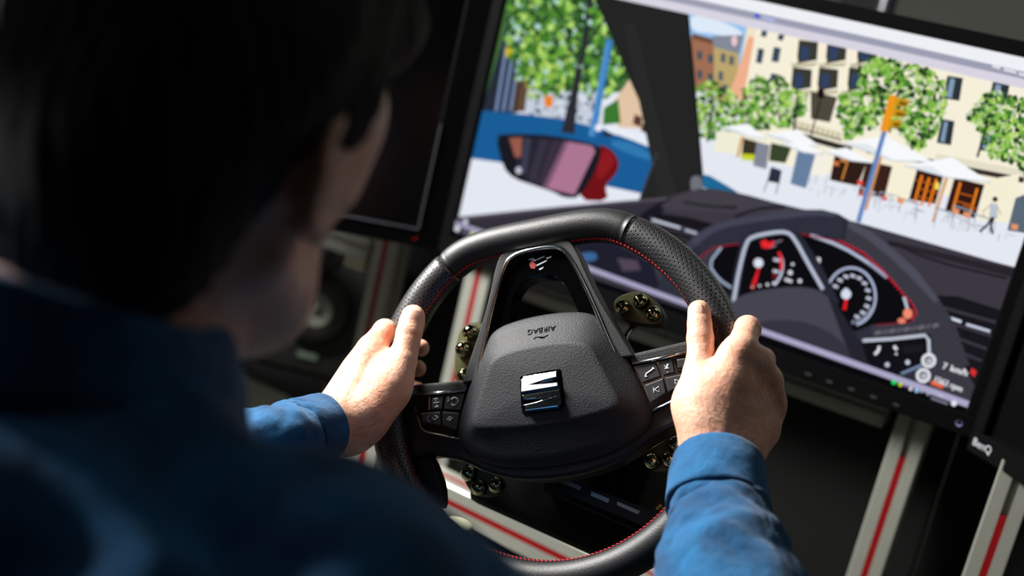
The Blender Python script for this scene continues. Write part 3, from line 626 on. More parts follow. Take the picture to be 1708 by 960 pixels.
# cushion by polar rings
def polar(P, th, c=(0, 0)):
    P = [np.array(p) - c for p in P]; d = np.array([math.cos(th), math.sin(th)]); best = 0
    for i in range(len(P)):
        a, b = P[i - 1], P[i]; e = b - a; den = d[0] * e[1] - d[1] * e[0]
        if abs(den) < 1e-12: continue
        t = (a[0] * e[1] - a[1] * e[0]) / den; s = (a[0] * d[1] - a[1] * d[0]) / den
        if -1e-9 <= s <= 1 + 1e-9 and t > best: best = t
    return best
c_out = chaikin(mm(sym([(0, 74), (26, 72.5), (47, 68), (57, 60), (67, 42), (79, 15), (90, -10), (94, -28), (91, -42), (74, -55), (45, -65), (0, -69)])), 2)
c_pan = chaikin(mm(sym([(0, 42), (26, 40.5), (43, 37), (51, 30), (58, 12), (66, -8), (71, -21), (68, -27), (55, -29.5), (25, -32.5), (0, -33.5)])), 2)
NA = 160; cc = np.array([0, .002]); rings = []; v = []; f = []
prof = [('o', 1.0, -.006), ('o', 1.0, .002), ('o', .985, .007), ('o', .955, .0105), ('m', .3, .0140), ('m', .6, .0182), ('m', .94, .0230), ('p', 1.0, .0241), ('p', .985, .0247), ('p', .9, .0252), ('p', .6, .0264), ('p', .3, .0272)]
for kind, q, h in prof:
    ring = []
    for k in range(NA):
        th = 2 * PI * k / NA; ro = polar(c_out, th, cc); rp = polar(c_pan, th, cc)
        r = ro * q if kind == 'o' else (rp * q if kind == 'p' else ro * .955 + (rp - ro * .955) * q)
        ring.append(len(v)); v.append((cc[0] + r * math.cos(th), cc[1] + r * math.sin(th), h))
    rings.append(ring)
for A, B in zip(rings, rings[1:]):
    for k in range(NA): f.append((A[k], A[(k + 1) % NA], B[(k + 1) % NA], B[k]))
v.append((0, .002, .0275)); f += [(rings[-1][k], rings[-1][(k + 1) % NA], len(v) - 1) for k in range(NA)]
cush = pyd('airbag_cover', v, f, cushion_m, wheel, True); cush['label'] = 'grained dark grey airbag cover'
from mathutils.bvhtree import BVHTree
BV = BVHTree.FromPolygons([tuple(p) for p in v], f)
def cush_h(x, y):
    r = BV.ray_cast(Vector((x, y, 1)), Vector((0, 0, -1))); return r[0].z if r[0] else .02
# AIRBAG lettering, read from the far side (moulded upside down)
V, Fs = text_polys('AIRBAG', .0080); wd = max(p.x for p in V)
LP_ = [(-(p.x - wd / 2) + .002, -p.y + .0585) for p in V]
pyd('airbag_lettering', [(x, y, cush_h(x, y) + .0004) for x, y in LP_], Fs, dark_print, cush)
on_c = lambda L_: [(x * .001, y * .001, cush_h(x * .001, y * .001) + .0001) for x, y in L_]
bm = bmesh.new(); tube_bm(on_c([(-5, 47.5), (-3, 49.2), (1, 48.8), (5, 47.8), (9, 49.4)]), .0005, 6, bm); tube_bm(on_c([(-1, 49.2), (2, 47.4), (6, 47.2)]), .0004, 6, bm)
frombm('airbag_symbol', bm, dark_print, cush)
# emblem: recess, backing and the split S
ex, ey, ez = 0.0005, -.0035, .0272
def E_(l): return [(ex + a * .001, ey + b * .001) for a, b in l]
sq = [(-18.5, 14), (-16, 17), (17, 17.5), (18.8, 15), (19.5, -14), (16.5, -17), (-17.2, -16.5), (-19, -14)]
fr_o = [tuple(p) for p in chaikin(E_([(a * 1.09, b * 1.1) for a, b in sq]), 1)]
o = frombm('emblem_recess', prism_bm(fr_o, .024, ez + .0003, .0004, 1), gloss_black, wheel)
def S_half(l, z, bev=.0009, slope=.26, yc=9):
    b = prism_bm(E_(l), ez - .001, z, bev, 2)
    for v_ in b.verts:
        if v_.co.z > z - .0015: v_.co.z += slope * ((ey + yc * .001) - v_.co.y)
    return b
emb = frombm('emblem', S_half([(-18, 1.2), (-18, 13), (-15, 16.2), (16.8, 16.8), (17, 10.4), (6, 9.6), (-7.5, 7.2), (6, 6.4), (17.6, 5.8), (18, 1.6)], ez + .0042), bright_chrome, wheel)
emb['label'] = 'shiny chrome letter S emblem'
frombm('emblem_lower_half', S_half([(-18, -.6), (18, -.2), (18.6, -13), (15.5, -16), (-16, -15.6), (-17.4, -9.6), (-6, -8.8), (9, -6.6), (-6, -5.6), (-17.8, -5)], ez + .0036, slope=.13, yc=-8), bright_chrome, emb)
frombm('emblem_stroke', S_half([(-9, 8.6), (4, 10.2), (12, 10.2), (12, 8.4), (4, 8.2)], ez + .0022, .0004, 0), chrome, emb)
# spokes' switch clusters
def mirror(l, s): return [(x * s, y) for x, y in l]
def P3(l): return [(a * .001, b * .001) for a, b in l]
for s in (1, -1):
    side = 'right' if s > 0 else 'left'
    k = frombm('switch_panel', prism_bm(mm(mirror([(80, 13), (136, 17), (136, -14), (128, -19), (92, -31), (86, -12)], s)), -.004, .004, .0015, 2), gloss_black, wheel); k['label'] = side + ' spoke switch panel'
    up = frombm('padded_ledge', prism_bm([tuple(q) for q in mm(mirror([(78, 23), (134, 27), (146, 24), (146, 15), (134, 16), (80, 12.5)], s))], -.01, .006, .003, 3), leather, wheel)
    frombm('spoke_trim', tube_bm([(s * .082, .0133, .0062), (s * .108, .0148, .0064), (s * .134, .0164, .0062)], .0016, 12, ry=.0022), chrome, wheel, True)
    tr = tube_bm([(s * .086, -.0325, .004), (s * .105, -.027, .0045), (s * .126, -.020, .0045)] + ([(s * .131, -.016, .004), (s * .1345, -.003, .003), (s * .137, .006, .002)]), .0010, 8)
    frombm('lower_trim', tr, chrome, wheel, True)
    Bs = [[(83.5, 10.5), (102.5, 12), (105.6, -1.4), (88.5, -4.6)], [(105, 12), (117.4, 13), (118.6, .2), (108, -1)], [(119.6, 13), (132.6, 14), (131.6, .8), (121, .2)], [(90, -7), (107.5, -3.2), (108.6, -16.4), (94, -23.6)], [(109.2, -3), (130, -1.6), (129, -11), (110.2, -16.2)]]
    bs = []
    for i, B in enumerate(Bs):
        bs.append(frombm('button', prism_bm(mm(mirror(B, s)), .002, .0062 if i != 2 else .0048, .0009, 2), button_m if i != 2 else gloss_black, wheel))
    def icon(paths, par, r=.00042):
        bm = bmesh.new()
        for P in paths: tube_bm([(s * x * .001, y * .001, .0064) for x, y in P], r, 5, bm)
        frombm('symbol', bm, white_print, par)
    if s > 0:
        icon([[(92, 1), (93, 3), (98, 5.4), (100, 7)], [(91.4, .6), (93.4, .4)], [(99, 7.6), (100.8, 6.2)]], bs[0], .0007)
        icon([[(110, 8), (112, 5), (114, 8.6)], [(111, 4.6), (113, 8.8)], [(112, 1.4), (112.6, 1.6)], [(110, 5), (114, 5)]], bs[1])
        icon([[(98, -10), (98, -15)], [(98.4, -12.5), (103, -10), (103, -15), (98.4, -12.5)]], bs[3]); icon([[(118, -6), (122, -8), (118, -10), (118, -6)], [(123, -6), (123, -10)]], bs[4])
        frombm('thumb_wheel', box_bm((.1262, .0072, .0062), (.0084, .0085, .003), .001, 2), button_m, wheel)
    else:
        icon([[(97, 7), (94, 8.4), (91, 7), (90.4, 4), (92, 1.4), (95.4, .8), (97.6, 2.6)], [(99, 9), (101, 8)], [(99, 7), (101, 5)]], bs[0], .0007)
        icon([[(111, 10), (113, 7.6), (115, 10), (111, 10)], [(111, 2), (113, 4), (115, 2), (111, 2)], [(110, 6), (116, 6)]], bs[1])
        icon([[(97, -11), (100, -9), (103, -11), (100, -13), (97, -11)], [(99, -12.5), (101.5, -9.5)]], bs[3]); icon([[(112, -8), (115, -6), (118, -8), (115, -10), (112, -8)], [(121, -5), (124, -8), (121, -11)]], bs[4])
# leather flap on the inner side of the rim, lower left
P_ = [WL(*p, -.012) for p in ((688, 758), (700, 750), (714, 752), (724, 768), (732, 788), (739, 810), (741, 838), (735, 850), (716, 838), (697, 810), (686, 780))]
fl = frombm('leather_flap', prism_bm([tuple(q) for q in chaikin(P_, 1)], -.022, -.010, .003, 3), leather, wheel, False)
for q in [(703, 751), (694, 757)]: frombm('screw', lathe_bm([(0, .002), (.0022, .002), (.0026, 0)], 10, M=Matrix.Translation(WL(*q, -.01) + (-.0102,))), black_plastic, fl, True)
# ------------------------------------------------------------------ wheel base (motor), bracket plate
MB = mat4(np.array([Xw, Yw, Nw]), WC)
base = empty('wheel_base', mw=MB); tag(base, 'black motor housing and bracket right behind the steering wheel hub', 'wheel base')
frombm('shaft', lathe_bm([(0, -.03), (.028, -.03), (.028, -.08), (.045, -.08), (.045, -.1), (0, -.1)], 28), black_plastic, base)
frombm('motor_housing', box_bm((0, -.055, -.19), (.17, .15, .18), .012, 3), black_matte, base)
frombm('bracket', box_bm((.08, -.085, -.12), (.17, .010, .08), .002, 1), black_matte, base)
hs = -.066; I3 = MB.inverted() @ MW
def WB(px, py, h=hs): return tuple(I3 @ Vector(tuple(WL(px, py, h)) + (h,)))
rail = frombm('slotted_rail', (lambda b_: (b_.transform(I3), b_)[1])(prism_bm([WL(*p, hs) for p in ((890, 776), (1150, 876), (1140, 905), (960, 830), (895, 800))], hs - .006, hs - .001)), black_plastic, base)
for P in ([(904, 790), (918, 791), (916, 797)], [(922, 794), (942, 792), (949, 801), (970, 811), (967, 817), (925, 800)], [(987, 819), (1017, 832), (1014, 838), (986, 826)], [(1030, 836), (1068, 852), (1064, 857), (1030, 842)]):
    o = prism_bm([WL(*p, hs) for p in P], hs - .002, hs + .001); o.transform(I3); frombm('bright_gap_tag', o, mat('pale_gap_metal', (168, 170, 165), .3, .7), rail)  # pale metal tags stand in for brightness showing through the slots
o = lathe_bm([(0, .004), (.0028, .004), (.0034, .0), (0, 0)], 12, M=Matrix.Translation(WB(1100, 845))); frombm('screw', o, mat('brass', (190, 165, 90), .25, .9), base, True)

# ================================================================== BALL CLUSTERS AROUND THE WHEEL
olive = mat('olive_plate', (92, 92, 62), .35, .35)
def cluster(label, plate, balls, h, br, stalk, thick=.008):
    P = [WL(x, y, h) for x, y in plate]; cx = sum(p[0] for p in P) / len(P); cy = sum(p[1] for p in P) / len(P)
    t = empty('ball_cluster', mw=MW @ Matrix.Translation((cx, cy, h))); tag(t, label, 'ball cluster', 'small plates carrying three glossy black balls')
    Q = [tuple(q) for q in chaikin([(p[0] - cx, p[1] - cy) for p in P], 2)]
    frombm('plate', prism_bm(Q, -.001, .0015, .0006, 1), olive, t)
    Q2 = [(x * 1.05, y * 1.05) for x, y in Q]
    frombm('plate_housing', prism_bm(Q2, -thick, -.0008, .0008, 1), black_plastic, t)
    for x, y in balls:
        q = WL(x, y, h + .006)
        n = 28; prof = [(br * math.sin(PI * i / 20), -br * math.cos(PI * i / 20)) for i in range(21)]; prof[0] = (0, -br); prof[-1] = (0, br)
        b = frombm('ball', lathe_bm(prof, n, M=Matrix.Translation((q[0] - cx, q[1] - cy, br * .55))), mat('mirror_black_ball', (168, 166, 130), .04, 1.0), t, True)
        frombm('collar', lathe_bm([(br * .98, .0), (br * 1.04, .0022), (br * .9, .0034)], n, M=Matrix.Translation((q[0] - cx, q[1] - cy, .001))), black_plastic, b, True)
    S0 = [WL(x, y, h - .004 - i * .012) for i, (x, y) in enumerate(stalk)]
    frombm('stalk', tube_bm([(p[0] - cx, p[1] - cy, -.006 - i * .012) for i, p in enumerate(S0)], .0034, 8), black_plastic, t, True)
    return t
cA = cluster('ball cluster at the upper right of the hub, on a short stalk with a cable', [(1022, 508), (1033, 493), (1064, 485), (1082, 490), (1108, 522), (1100, 542), (1070, 540), (1034, 532)], [(1038, 511), (1067, 501), (1088, 521)], -.05, .0074, [(1062, 535), (1050, 548), (1030, 575), (1010, 600)], .014)
cB = cluster('ball cluster at the upper left of the hub, half hidden by the airbag cover', [(764, 560), (774, 542), (800, 538), (822, 548), (800, 640), (780, 648), (760, 636), (758, 600)], [(784, 554), (772, 582), (775, 627)], -.05, .0082, [(800, 600), (830, 620), (860, 640)])
cC = cluster('ball cluster below the left spoke, in front of the striped beam', [(768, 784), (782, 770), (806, 778), (834, 796), (838, 812), (824, 826), (800, 827), (784, 820)], [(781, 789), (797, 812), (825, 808)], -.05, .0078, [(810, 790), (830, 760), (860, 730)])
cD = cluster('ball cluster below the right hand, beside the wrist', [(1070, 764), (1084, 748), (1120, 728), (1150, 728), (1160, 760), (1140, 784), (1086, 787)], [(1087, 769), (1117, 766), (1128, 740)], -.05, .0078, [(1090, 760), (1070, 740), (1040, 710)])
hh = -.062
bm = tube_bm([tuple(WL(x, y, hh)) + (hh,) for x, y in ((1060, 545), (1050, 556), (1046, 566), (1050, 580), (1058, 594), (1060, 612))], .0012, 7)
o = frombm('cable', bm, mat('grey_cable', (96, 98, 98), .4)); o.matrix_world = MW; tag(o, 'thin grey cable hanging below the upper right ball cluster', 'cable')

# ================================================================== ALUMINIUM FRAME
def extrusion(label, A, B, s=.04, s2=None, strip=(0, 1), facing=(0, -1, 0), strips=('front',), group='red striped aluminium frame bars'):
    """slotted profile from A to B; the 'front' face looks to facing"""
    A, B = Vector(A), Vector(B); L = (B - A).length; z = (B - A).normalized(); y = -Vector(facing); y = (y - z * y.dot(z)).normalized(); x = y.cross(z)
    M = Matrix((x, y, z)).transposed().to_4x4(); M.translation = A
    t = empty('frame_bar', mw=M); tag(t, label, 'frame bar', group)
    h = s / 2; w = .0042; d = .006; s2 = s2 or s; h2 = s2 / 2
    out = []
    def side(p, q):                   # one side with a slot in the middle
        p, q = np.array(p, float), np.array(q, float); e = (q - p) / np.linalg.norm(q - p); n = np.array([-e[1], e[0]]); c = (p + q) / 2
        return [p + e * .0015, c - e * w, c - e * w + n * .002, c - e * (w + .003) + n * .0035, c - e * (w + .003) + n * d, c + e * (w + .003) + n * d, c + e * (w + .003) + n * .0035, c + e * w + n * .002, c + e * w, q - e * .0015]
    for p, q in (((-h, -h2), (h, -h2)), ((h, -h2), (h, h2)), ((h, h2), (-h, h2)), ((-h, h2), (-h, -h2))): out += side(p, q)
    frombm('profile', prism_bm([tuple(p) for p in out], 0, L), alu, t)
    a, b = strip
    for st in strips:
        if st == 'front': o = box_bm((0, -h2 + .0012, L * (a + b) / 2), (w * 2, .0022, L * (b - a)))
        elif st == 'top': o = box_bm((h - .0012, 0, L * (a + b) / 2), (.0022, w * 2, L * (b - a)))
        elif st == 'bottom': o = box_bm((-h + .0012, 0, L * (a + b) / 2), (.0022, w * 2, L * (b - a)))
        frombm('cover_strip', o, red_strip, t)['label'] = 'red plastic slot cover'
    return t
def yp(px, py, y): return on_plane(px, py, np.array([0, y, 0.]), np.array([0, 1., 0]))
YF = .53
def post(label, a, b, strip=(0, 1), y=YF, **k):
    A, B = yp(*a, y), yp(*b, y); x = (A[0] + B[0]) / 2
    zt = A[2]; zb = 0.0
    return extrusion(label, (x, y, zb), (x, y, zt), strip=strip, **k)
post('vertical frame bar left of the wheel, beside the loudspeaker', (660, 380), (612, 620))
p_ = post('vertical frame bar seen just left of the arch of the steering wheel', (812, 440), (776, 600), y=.5)
post('vertical frame bar below the centre monitor at its right end', (1530, 690), (1452, 940), strip=(0, .93))
post('vertical frame bar at the far right edge under the right monitor', (1705, 770), (1640, 960), strip=(0, .92), y=.44)
zc = yp(1400, 655, .54)[2]
extrusion('plain horizontal frame bar running under the centre monitor', (yp(800, 445, .54)[0] + .022, .542, zc), (yp(1520, 700, YF)[0] - .03, .542, zc), strips=(), facing=(0, -1, 0))
zl = yp(600, 392, YF)[2]
extrusion('horizontal frame bar above the loudspeaker', (-1.05, YF, zl - .012), (yp(640, 395, YF)[0] - .012, YF, zl - .012), strips=(), facing=(0, -1, 0))
# low beam in front
def zp(px, py, z): return on_plane(px, py, np.array([0, 0, z]), np.array([0, 0, 1.]))
A = zp(739, 804, .5); B = zp(1001, 930, .5); d = (B - A) / np.linalg.norm(B - A); nrm = np.array([d[1], -d[0], 0]); 
off = -nrm * .022 + np.array([0, 0, -.022])
extrusion('low horizontal frame bar with two red stripes, below the hub', tuple(A + off - d * .25), tuple(B + off + d * .35), s=.044, facing=tuple(nrm), strips=('front', 'top', 'bottom'))
A = yp(622, 745, .2); extrusion('short upright frame bar below the left wrist', (A[0], .2, 0), (A[0], .2, A[2] + .02), group='red striped aluminium frame bars')

# ================================================================== LOUDSPEAKER, SMALL THINGS, BACKGROUND
sc_ = yp(536, 488, .62)
sp = empty('loudspeaker', (sc_[0], .62, sc_[2] - .13)); tag(sp, 'black bookshelf loudspeaker with a grey cone behind the left frame bar', 'loudspeaker'); sp.rotation_euler = (0, 0, R_(24))
spm = mat('speaker_cabinet', (34, 36, 33), .6)
frombm('cabinet', box_bm((0, .09, .12), (.17, .2, .26), .008, 3), spm, sp)
RX = Matrix.Rotation(R_(90), 4, 'X')
def drv(name, z, prof, m_, par, n=36): return frombm(name, lathe_bm(prof, n, M=Matrix.Translation((0, -.010, z)) @ RX), m_, par, True)
wf = drv('woofer', .105, [(.060, .0), (.060, .010), (.054, .013), (.047, .015), (.038, .012), (.027, .009)], mat('rubber_black', (10, 10, 10), .5), sp)
drv('cone', .105, [(.028, .010), (.020, .006), (.010, .002)], mat('grey_cone', (120, 124, 112), .45), wf)
drv('dust_cap', .105, [(.0105, .002), (.009, .006), (.005, .008), (0, .009)], mat('grey_cap', (110, 114, 106), .4), wf)
drv('tweeter', .205, [(.028, .0), (.028, .003), (.022, .004), (.014, .0), (.011, .004), (0, .008)], mat('rubber_black', (10, 10, 10), .5), sp)
for x, z in ((-.07, .02), (.07, .02), (-.07, .2), (.07, .2)): frombm('screw', lathe_bm([(0, .003), (.005, .003), (.006, 0)], 10, M=Matrix.Translation((x, -.010, z)) @ RX), black_plastic, sp, True)
frombm('name_plate', box_bm((0, -.012, .022), (.034, .002, .010)), mat('plate_green', (120, 140, 122), .5), sp)
sh = empty('shelf', (sc_[0], .70, 0)); zs_ = sc_[2] - .152
frombm('shelf_board', box_bm((0, 0, zs_), (.34, .3, .02)), black_matte, sh)
for dx, dy in ((-.15, -.13), (.15, -.13), (-.15, .13), (.15, .13)): frombm('leg', box_bm((dx, dy, zs_ / 2 - .005), (.025, .025, zs_ - .01)), black_matte, sh)
tag(sh, 'black shelf carrying the loudspeaker', 'shelf')
o = frombm('bracket_block', box_bm(tuple(yp(600, 428, .54)), (.036, .03, .034), .003, 2), mat('cream_plastic', (196, 200, 170), .5)); tag(o, 'small cream plastic block at the top inside corner of the left frame', 'bracket')
c_ = U(765, 872, 1.25); o = frombm('end_cap', lathe_bm([(0, .0), (.014, .0), (.0165, -.005), (.0165, -.02), (0, -.02)], 24), mat('cream_plastic', (196, 200, 170), .5), None, True); o.location = c_; tag(o, 'round cream plastic cap under the low frame bar', 'cap')
# black boards added behind the frame bars to keep the gaps dark
for lab, x0, x1, z1 in (('wide black board added to darken the gap under the centre monitor', -.545, .30, .735), ('black board closing the frame under the right monitor', .301, 1.3, .74)):
    o = frombm('dark_backing_board', box_bm(((x0 + x1) / 2, .60, z1 / 2), (x1 - x0, .012, z1), .002, 1), black_matte); tag(o, lab, 'board')
# back wall things at upper right
pw = yp(1478, 10, 1.2)
o = frombm('wall_pipe', tube_bm([(pw[0], 1.2, 0), (pw[0], 1.2, 2.5)], .016, 14), mat('pipe_grey', (70, 72, 76), .3, .6), None, True); tag(o, 'slim grey pipe standing behind the centre monitor', 'pipe')
o = frombm('dark_cabinet', box_bm((pw[0] - .06, 1.28, .9), (.07, .05, 1.8), .003, 1), black_matte); tag(o, 'black upright panel beside the pipe behind the monitor', 'panel')

# ================================================================== THE DRIVER
import openvdb as vdb
def V3(*a): return np.array(a, float)
class SDF:
    """smooth union of round cones and ellipsoids, turned into one surface"""
    def __init__(s, k=.004): s.items = []; s.k = k
    def cone(s, a, b, ra, rb, k=None, sub=False): s.items.append(('c', V3(*a), V3(*b), ra, rb, s.k if k is None else k, sub)); return s
    def chain(s, pts, k=None):
        for p, q in zip(pts, pts[1:]): s.cone(p[0], q[0], p[1], q[1], k)
        return s
    def ell(s, c, r, Rm=None, k=None, sub=False): s.items.append(('e', V3(*c), V3(*r), np.eye(3) if Rm is None else Rm, None, s.k if k is None else k, sub)); return s
    def bounds(s):
        lo = V3(9, 9, 9); hi = -lo
        for it in s.items:
            if it[6]: continue
            if it[0] == 'c':
                for p, r in ((it[1], it[3]), (it[2], it[4])): lo = np.minimum(lo, p - r); hi = np.maximum(hi, p + r)
            else: r = max(it[2]); lo = np.minimum(lo, it[1] - r); hi = np.maximum(hi, it[1] + r)
        return lo, hi
    def mesh(s, vox, deform=None, clip=None):
        lo, hi = s.bounds(); lo = lo - 4 * vox; hi = hi + 4 * vox
        if clip is not None: lo = np.maximum(lo, clip[0]); hi = np.minimum(hi, clip[1])
        n = np.ceil((hi - lo) / vox).astype(int)
        X, Y, Z = [(lo[i] + vox * np.arange(n[i])).astype(np.float32) for i in range(3)]
        D = np.full(n, 1.0, np.float32)
        for kind, a, b, c, d, k, sub in s.items:
            pad = .02 + 3 * vox + k
            if kind == 'c': l = np.minimum(a - c, b - d) - pad; h = np.maximum(a + c, b + d) + pad
            else: l = a - max(b) - pad; h = a + max(b) + pad
            i0 = np.clip(((l - lo) / vox).astype(int), 0, n); i1 = np.clip(((h - lo) / vox).astype(int) + 1, 0, n)
            if (i1 <= i0).any(): continue
            sl = tuple(slice(i0[i], i1[i]) for i in range(3))
            x = X[sl[0]][:, None, None]; y = Y[sl[1]][None, :, None]; z = Z[sl[2]][None, None, :]
            if kind == 'c':
                e = b - a; L2 = max(float(e @ e), 1e-12)
                t = np.clip(((x - a[0]) * e[0] + (y - a[1]) * e[1] + (z - a[2]) * e[2]) / L2, 0, 1)
                q = np.sqrt((x - a[0] - t * e[0]) ** 2 + (y - a[1] - t * e[1]) ** 2 + (z - a[2] - t * e[2]) ** 2) - (c + (d - c) * t)
            else:
                u = [((x - a[0]) * c[j, 0] + (y - a[1]) * c[j, 1] + (z - a[2]) * c[j, 2]) / b[j] for j in range(3)]
                k0 = np.sqrt(u[0] ** 2 + u[1] ** 2 + u[2] ** 2); k1 = np.sqrt((u[0] / b[0]) ** 2 + (u[1] / b[1]) ** 2 + (u[2] / b[2]) ** 2)
                q = k0 * (k0 - 1) / np.maximum(k1, 1e-6)
            o = D[sl]
            if sub:
                h_ = np.clip(k - np.abs(-q - o), 0, None) / max(k, 1e-6); D[sl] = np.maximum(o, -q) + h_ * h_ * k * .25
            else:
                h_ = np.clip(k - np.abs(q - o), 0, None) / max(k, 1e-6); D[sl] = np.minimum(o, q) - h_ * h_ * k * .25
        if deform is not None: D = D + deform(X, Y, Z)
        D = np.clip(D, -4 * vox, 4 * vox)
        g = vdb.FloatGrid(4 * vox); g.copyFromArray(D.astype(np.float32))
        P, Q = g.convertToQuads(0.0)
        return np.array(P) * vox + lo, np.array(Q)[:, ::-1]
def to_obj(name, parts, material, parent=None):
    me = bpy.data.meshes.new(name); off = 0; VV = []; FF = []
    for P, Q in parts: VV.append(P); FF.append(Q + off); off += len(P)
    VV = np.concatenate(VV); FF = np.concatenate(FF)
    me.vertices.add(len(VV)); me.vertices.foreach_set('co', VV.astype(np.float32).ravel())
    me.loops.add(FF.size); me.loops.foreach_set('vertex_index', FF.ravel().astype(np.int32))
    me.polygons.add(len(FF)); me.polygons.foreach_set('loop_start', np.arange(0, FF.size, 4, dtype=np.int32)); me.polygons.foreach_set('loop_total', np.full(len(FF), 4, np.int32))
    me.update(calc_edges=True); me.validate()
    return link(name, me, material, parent, True)

# --- skin
SK = bpy.data.materials.new('skin'); SK.use_nodes = True; nt = SK.node_tree; b = nt.nodes['Principled BSDF']
b.inputs['Roughness'].default_value = .42; b.inputs['Specular IOR Level'].default_value = .4
b.inputs['Subsurface Weight'].default_value = .12; b.inputs['Subsurface Radius'].default_value = (1, .35, .2); b.inputs['Subsurface Scale'].default_value = .004
tc = nt.nodes.new('ShaderNodeTexCoord')
def nz(scale, det=4):
    n = nt.nodes.new('ShaderNodeTexNoise'); n.inputs['Scale'].default_value = scale; n.inputs['Detail'].default_value = det; nt.links.new(tc.outputs['Object'], n.inputs['Vector']); return n
n1 = nz(38); r1 = nt.nodes.new('ShaderNodeMapRange'); r1.inputs[1].default_value = .38; r1.inputs[2].default_value = .66; nt.links.new(n1.outputs['Fac'], r1.inputs[0])
mx = nt.nodes.new('ShaderNodeMix'); mx.data_type = 'RGBA'; mx.inputs[6].default_value = lin((230, 180, 154)); mx.inputs[7].default_value = lin((216, 154, 128)); nt.links.new(r1.outputs[0], mx.inputs[0]); nt.links.new(mx.outputs[2], b.inputs['Base Color'])
n2 = nz(260, 6); n3 = nz(90, 3); ad = nt.nodes.new('ShaderNodeMath'); ad.operation = 'MULTIPLY_ADD'; ad.inputs[1].default_value = 1.6; nt.links.new(n3.outputs['Fac'], ad.inputs[0]); nt.links.new(n2.outputs['Fac'], ad.inputs[2])
bp = nt.nodes.new('ShaderNodeBump'); bp.inputs['Distance'].default_value = .0007; bp.inputs['Strength'].default_value = .8; nt.links.new(ad.outputs[0], bp.inputs['Height']); nt.links.new(bp.outputs[0], b.inputs['Normal'])

person = empty('person', (-.03, -.62, .45)); tag(person, 'dark-haired man in a blue denim shirt, seen from behind, gripping the steering wheel', 'person')
PM = Matrix.Translation((.03, .62, -.45))
def own(o): o.matrix_parent_inverse = PM; return o

# --- right hand: joints given by where they are seen and how deep
def fingers(s, L, k=.0035):
    for f in L: s.chain([(U(*p[:3]), p[3]) for p in f], k)
RH = SDF(.006)
Rw = U(1190, 790, .975)
RH.cone(U(1205, 900, .93), U(1198, 820, .965), .031, .0275, .01)
RH.cone(U(1198, 820, .965), U(1192, 762, .985), .0275, .0255, .012)
RH.cone(U(1222, 830, .972), U(1216, 768, .992), .024, .0235, .012)
# metacarpal fan
RH.cone(U(1195, 752, .99), U(1222, 602, 1.01), .0235, .0150, .012)
RH.cone(U(1206, 752, .995), U(1250, 622, 1.022), .0235, .0150, .012)
RH.cone(U(1216, 752, 1.0), U(1268, 655, 1.032), .0235, .0148, .012)
RH.cone(U(1224, 752, 1.005), U(1272, 690, 1.042), .0215, .0150, .012)
RH.cone(U(1228, 742, 1.005), U(1266, 718, 1.035), .021, .0175, .012)
# knuckles
for p, r in (((1236, 582, 1.014), .0128), ((1263, 602, 1.024), .0128), ((1281, 634, 1.034), .0124), ((1287, 672, 1.044), .0122)): RH.ell(U(*p), (r, r, r), k=.014)
# extensor tendons, faint
for p in (((1200, 730, .970), (1238, 590, 1.006)), ((1212, 730, .975), (1266, 616, 1.017)), ((1222, 735, .983), (1281, 652, 1.029))): RH.cone(U(*p[0]), U(*p[1]), .0022, .0030, .006)
fingers(RH, [
    [(1236, 578, 1.014, .0124), (1247, 548, 1.040, .0112), (1238, 556, 1.072, .0100), (1208, 575, 1.092, .0092), (1180, 590, 1.088, .0085)],
    [(1263, 602, 1.026, .0118), (1272, 600, 1.058, .0108), (1266, 606, 1.088, .0098), (1225, 620, 1.104, .0090), (1190, 625, 1.095, .0084)],
    [(1281, 636, 1.036, .0116), (1284, 636, 1.066, .0104), (1272, 645, 1.094, .0094), (1228, 655, 1.106, .0088), (1195, 658, 1.095, .0082)],
    [(1287, 674, 1.046, .0112), (1286, 676, 1.070, .0096), (1270, 682, 1.092, .0084), (1235, 690, 1.100, .0078), (1205, 692, 1.09, .0072)]])
# thumb
RH.cone(U(1178, 735, .997), U(1161, 675, 1.003), .0215, .0185, .012); RH.cone(U(1161, 675, 1.003), U(1164, 622, 1.013), .0185, .0130, .010)
RH.chain([(U(1164, 622, 1.013), .0128), (U(1169, 588, 1.022), .0115), (U(1168, 564, 1.028), .0117), (U(1167, 540, 1.034), .0106), (U(1166, 519, 1.040), .0099)], .0012)
RH.cone(U(1172, 665, 1.006), U(1215, 640, 1.012), .014, .013, .016)        # web
RH.cone(U(1176, 700, .990), U(1204, 640, 1.000), .0165, .0135, .018)
RP, RQ = RH.mesh(.0011)
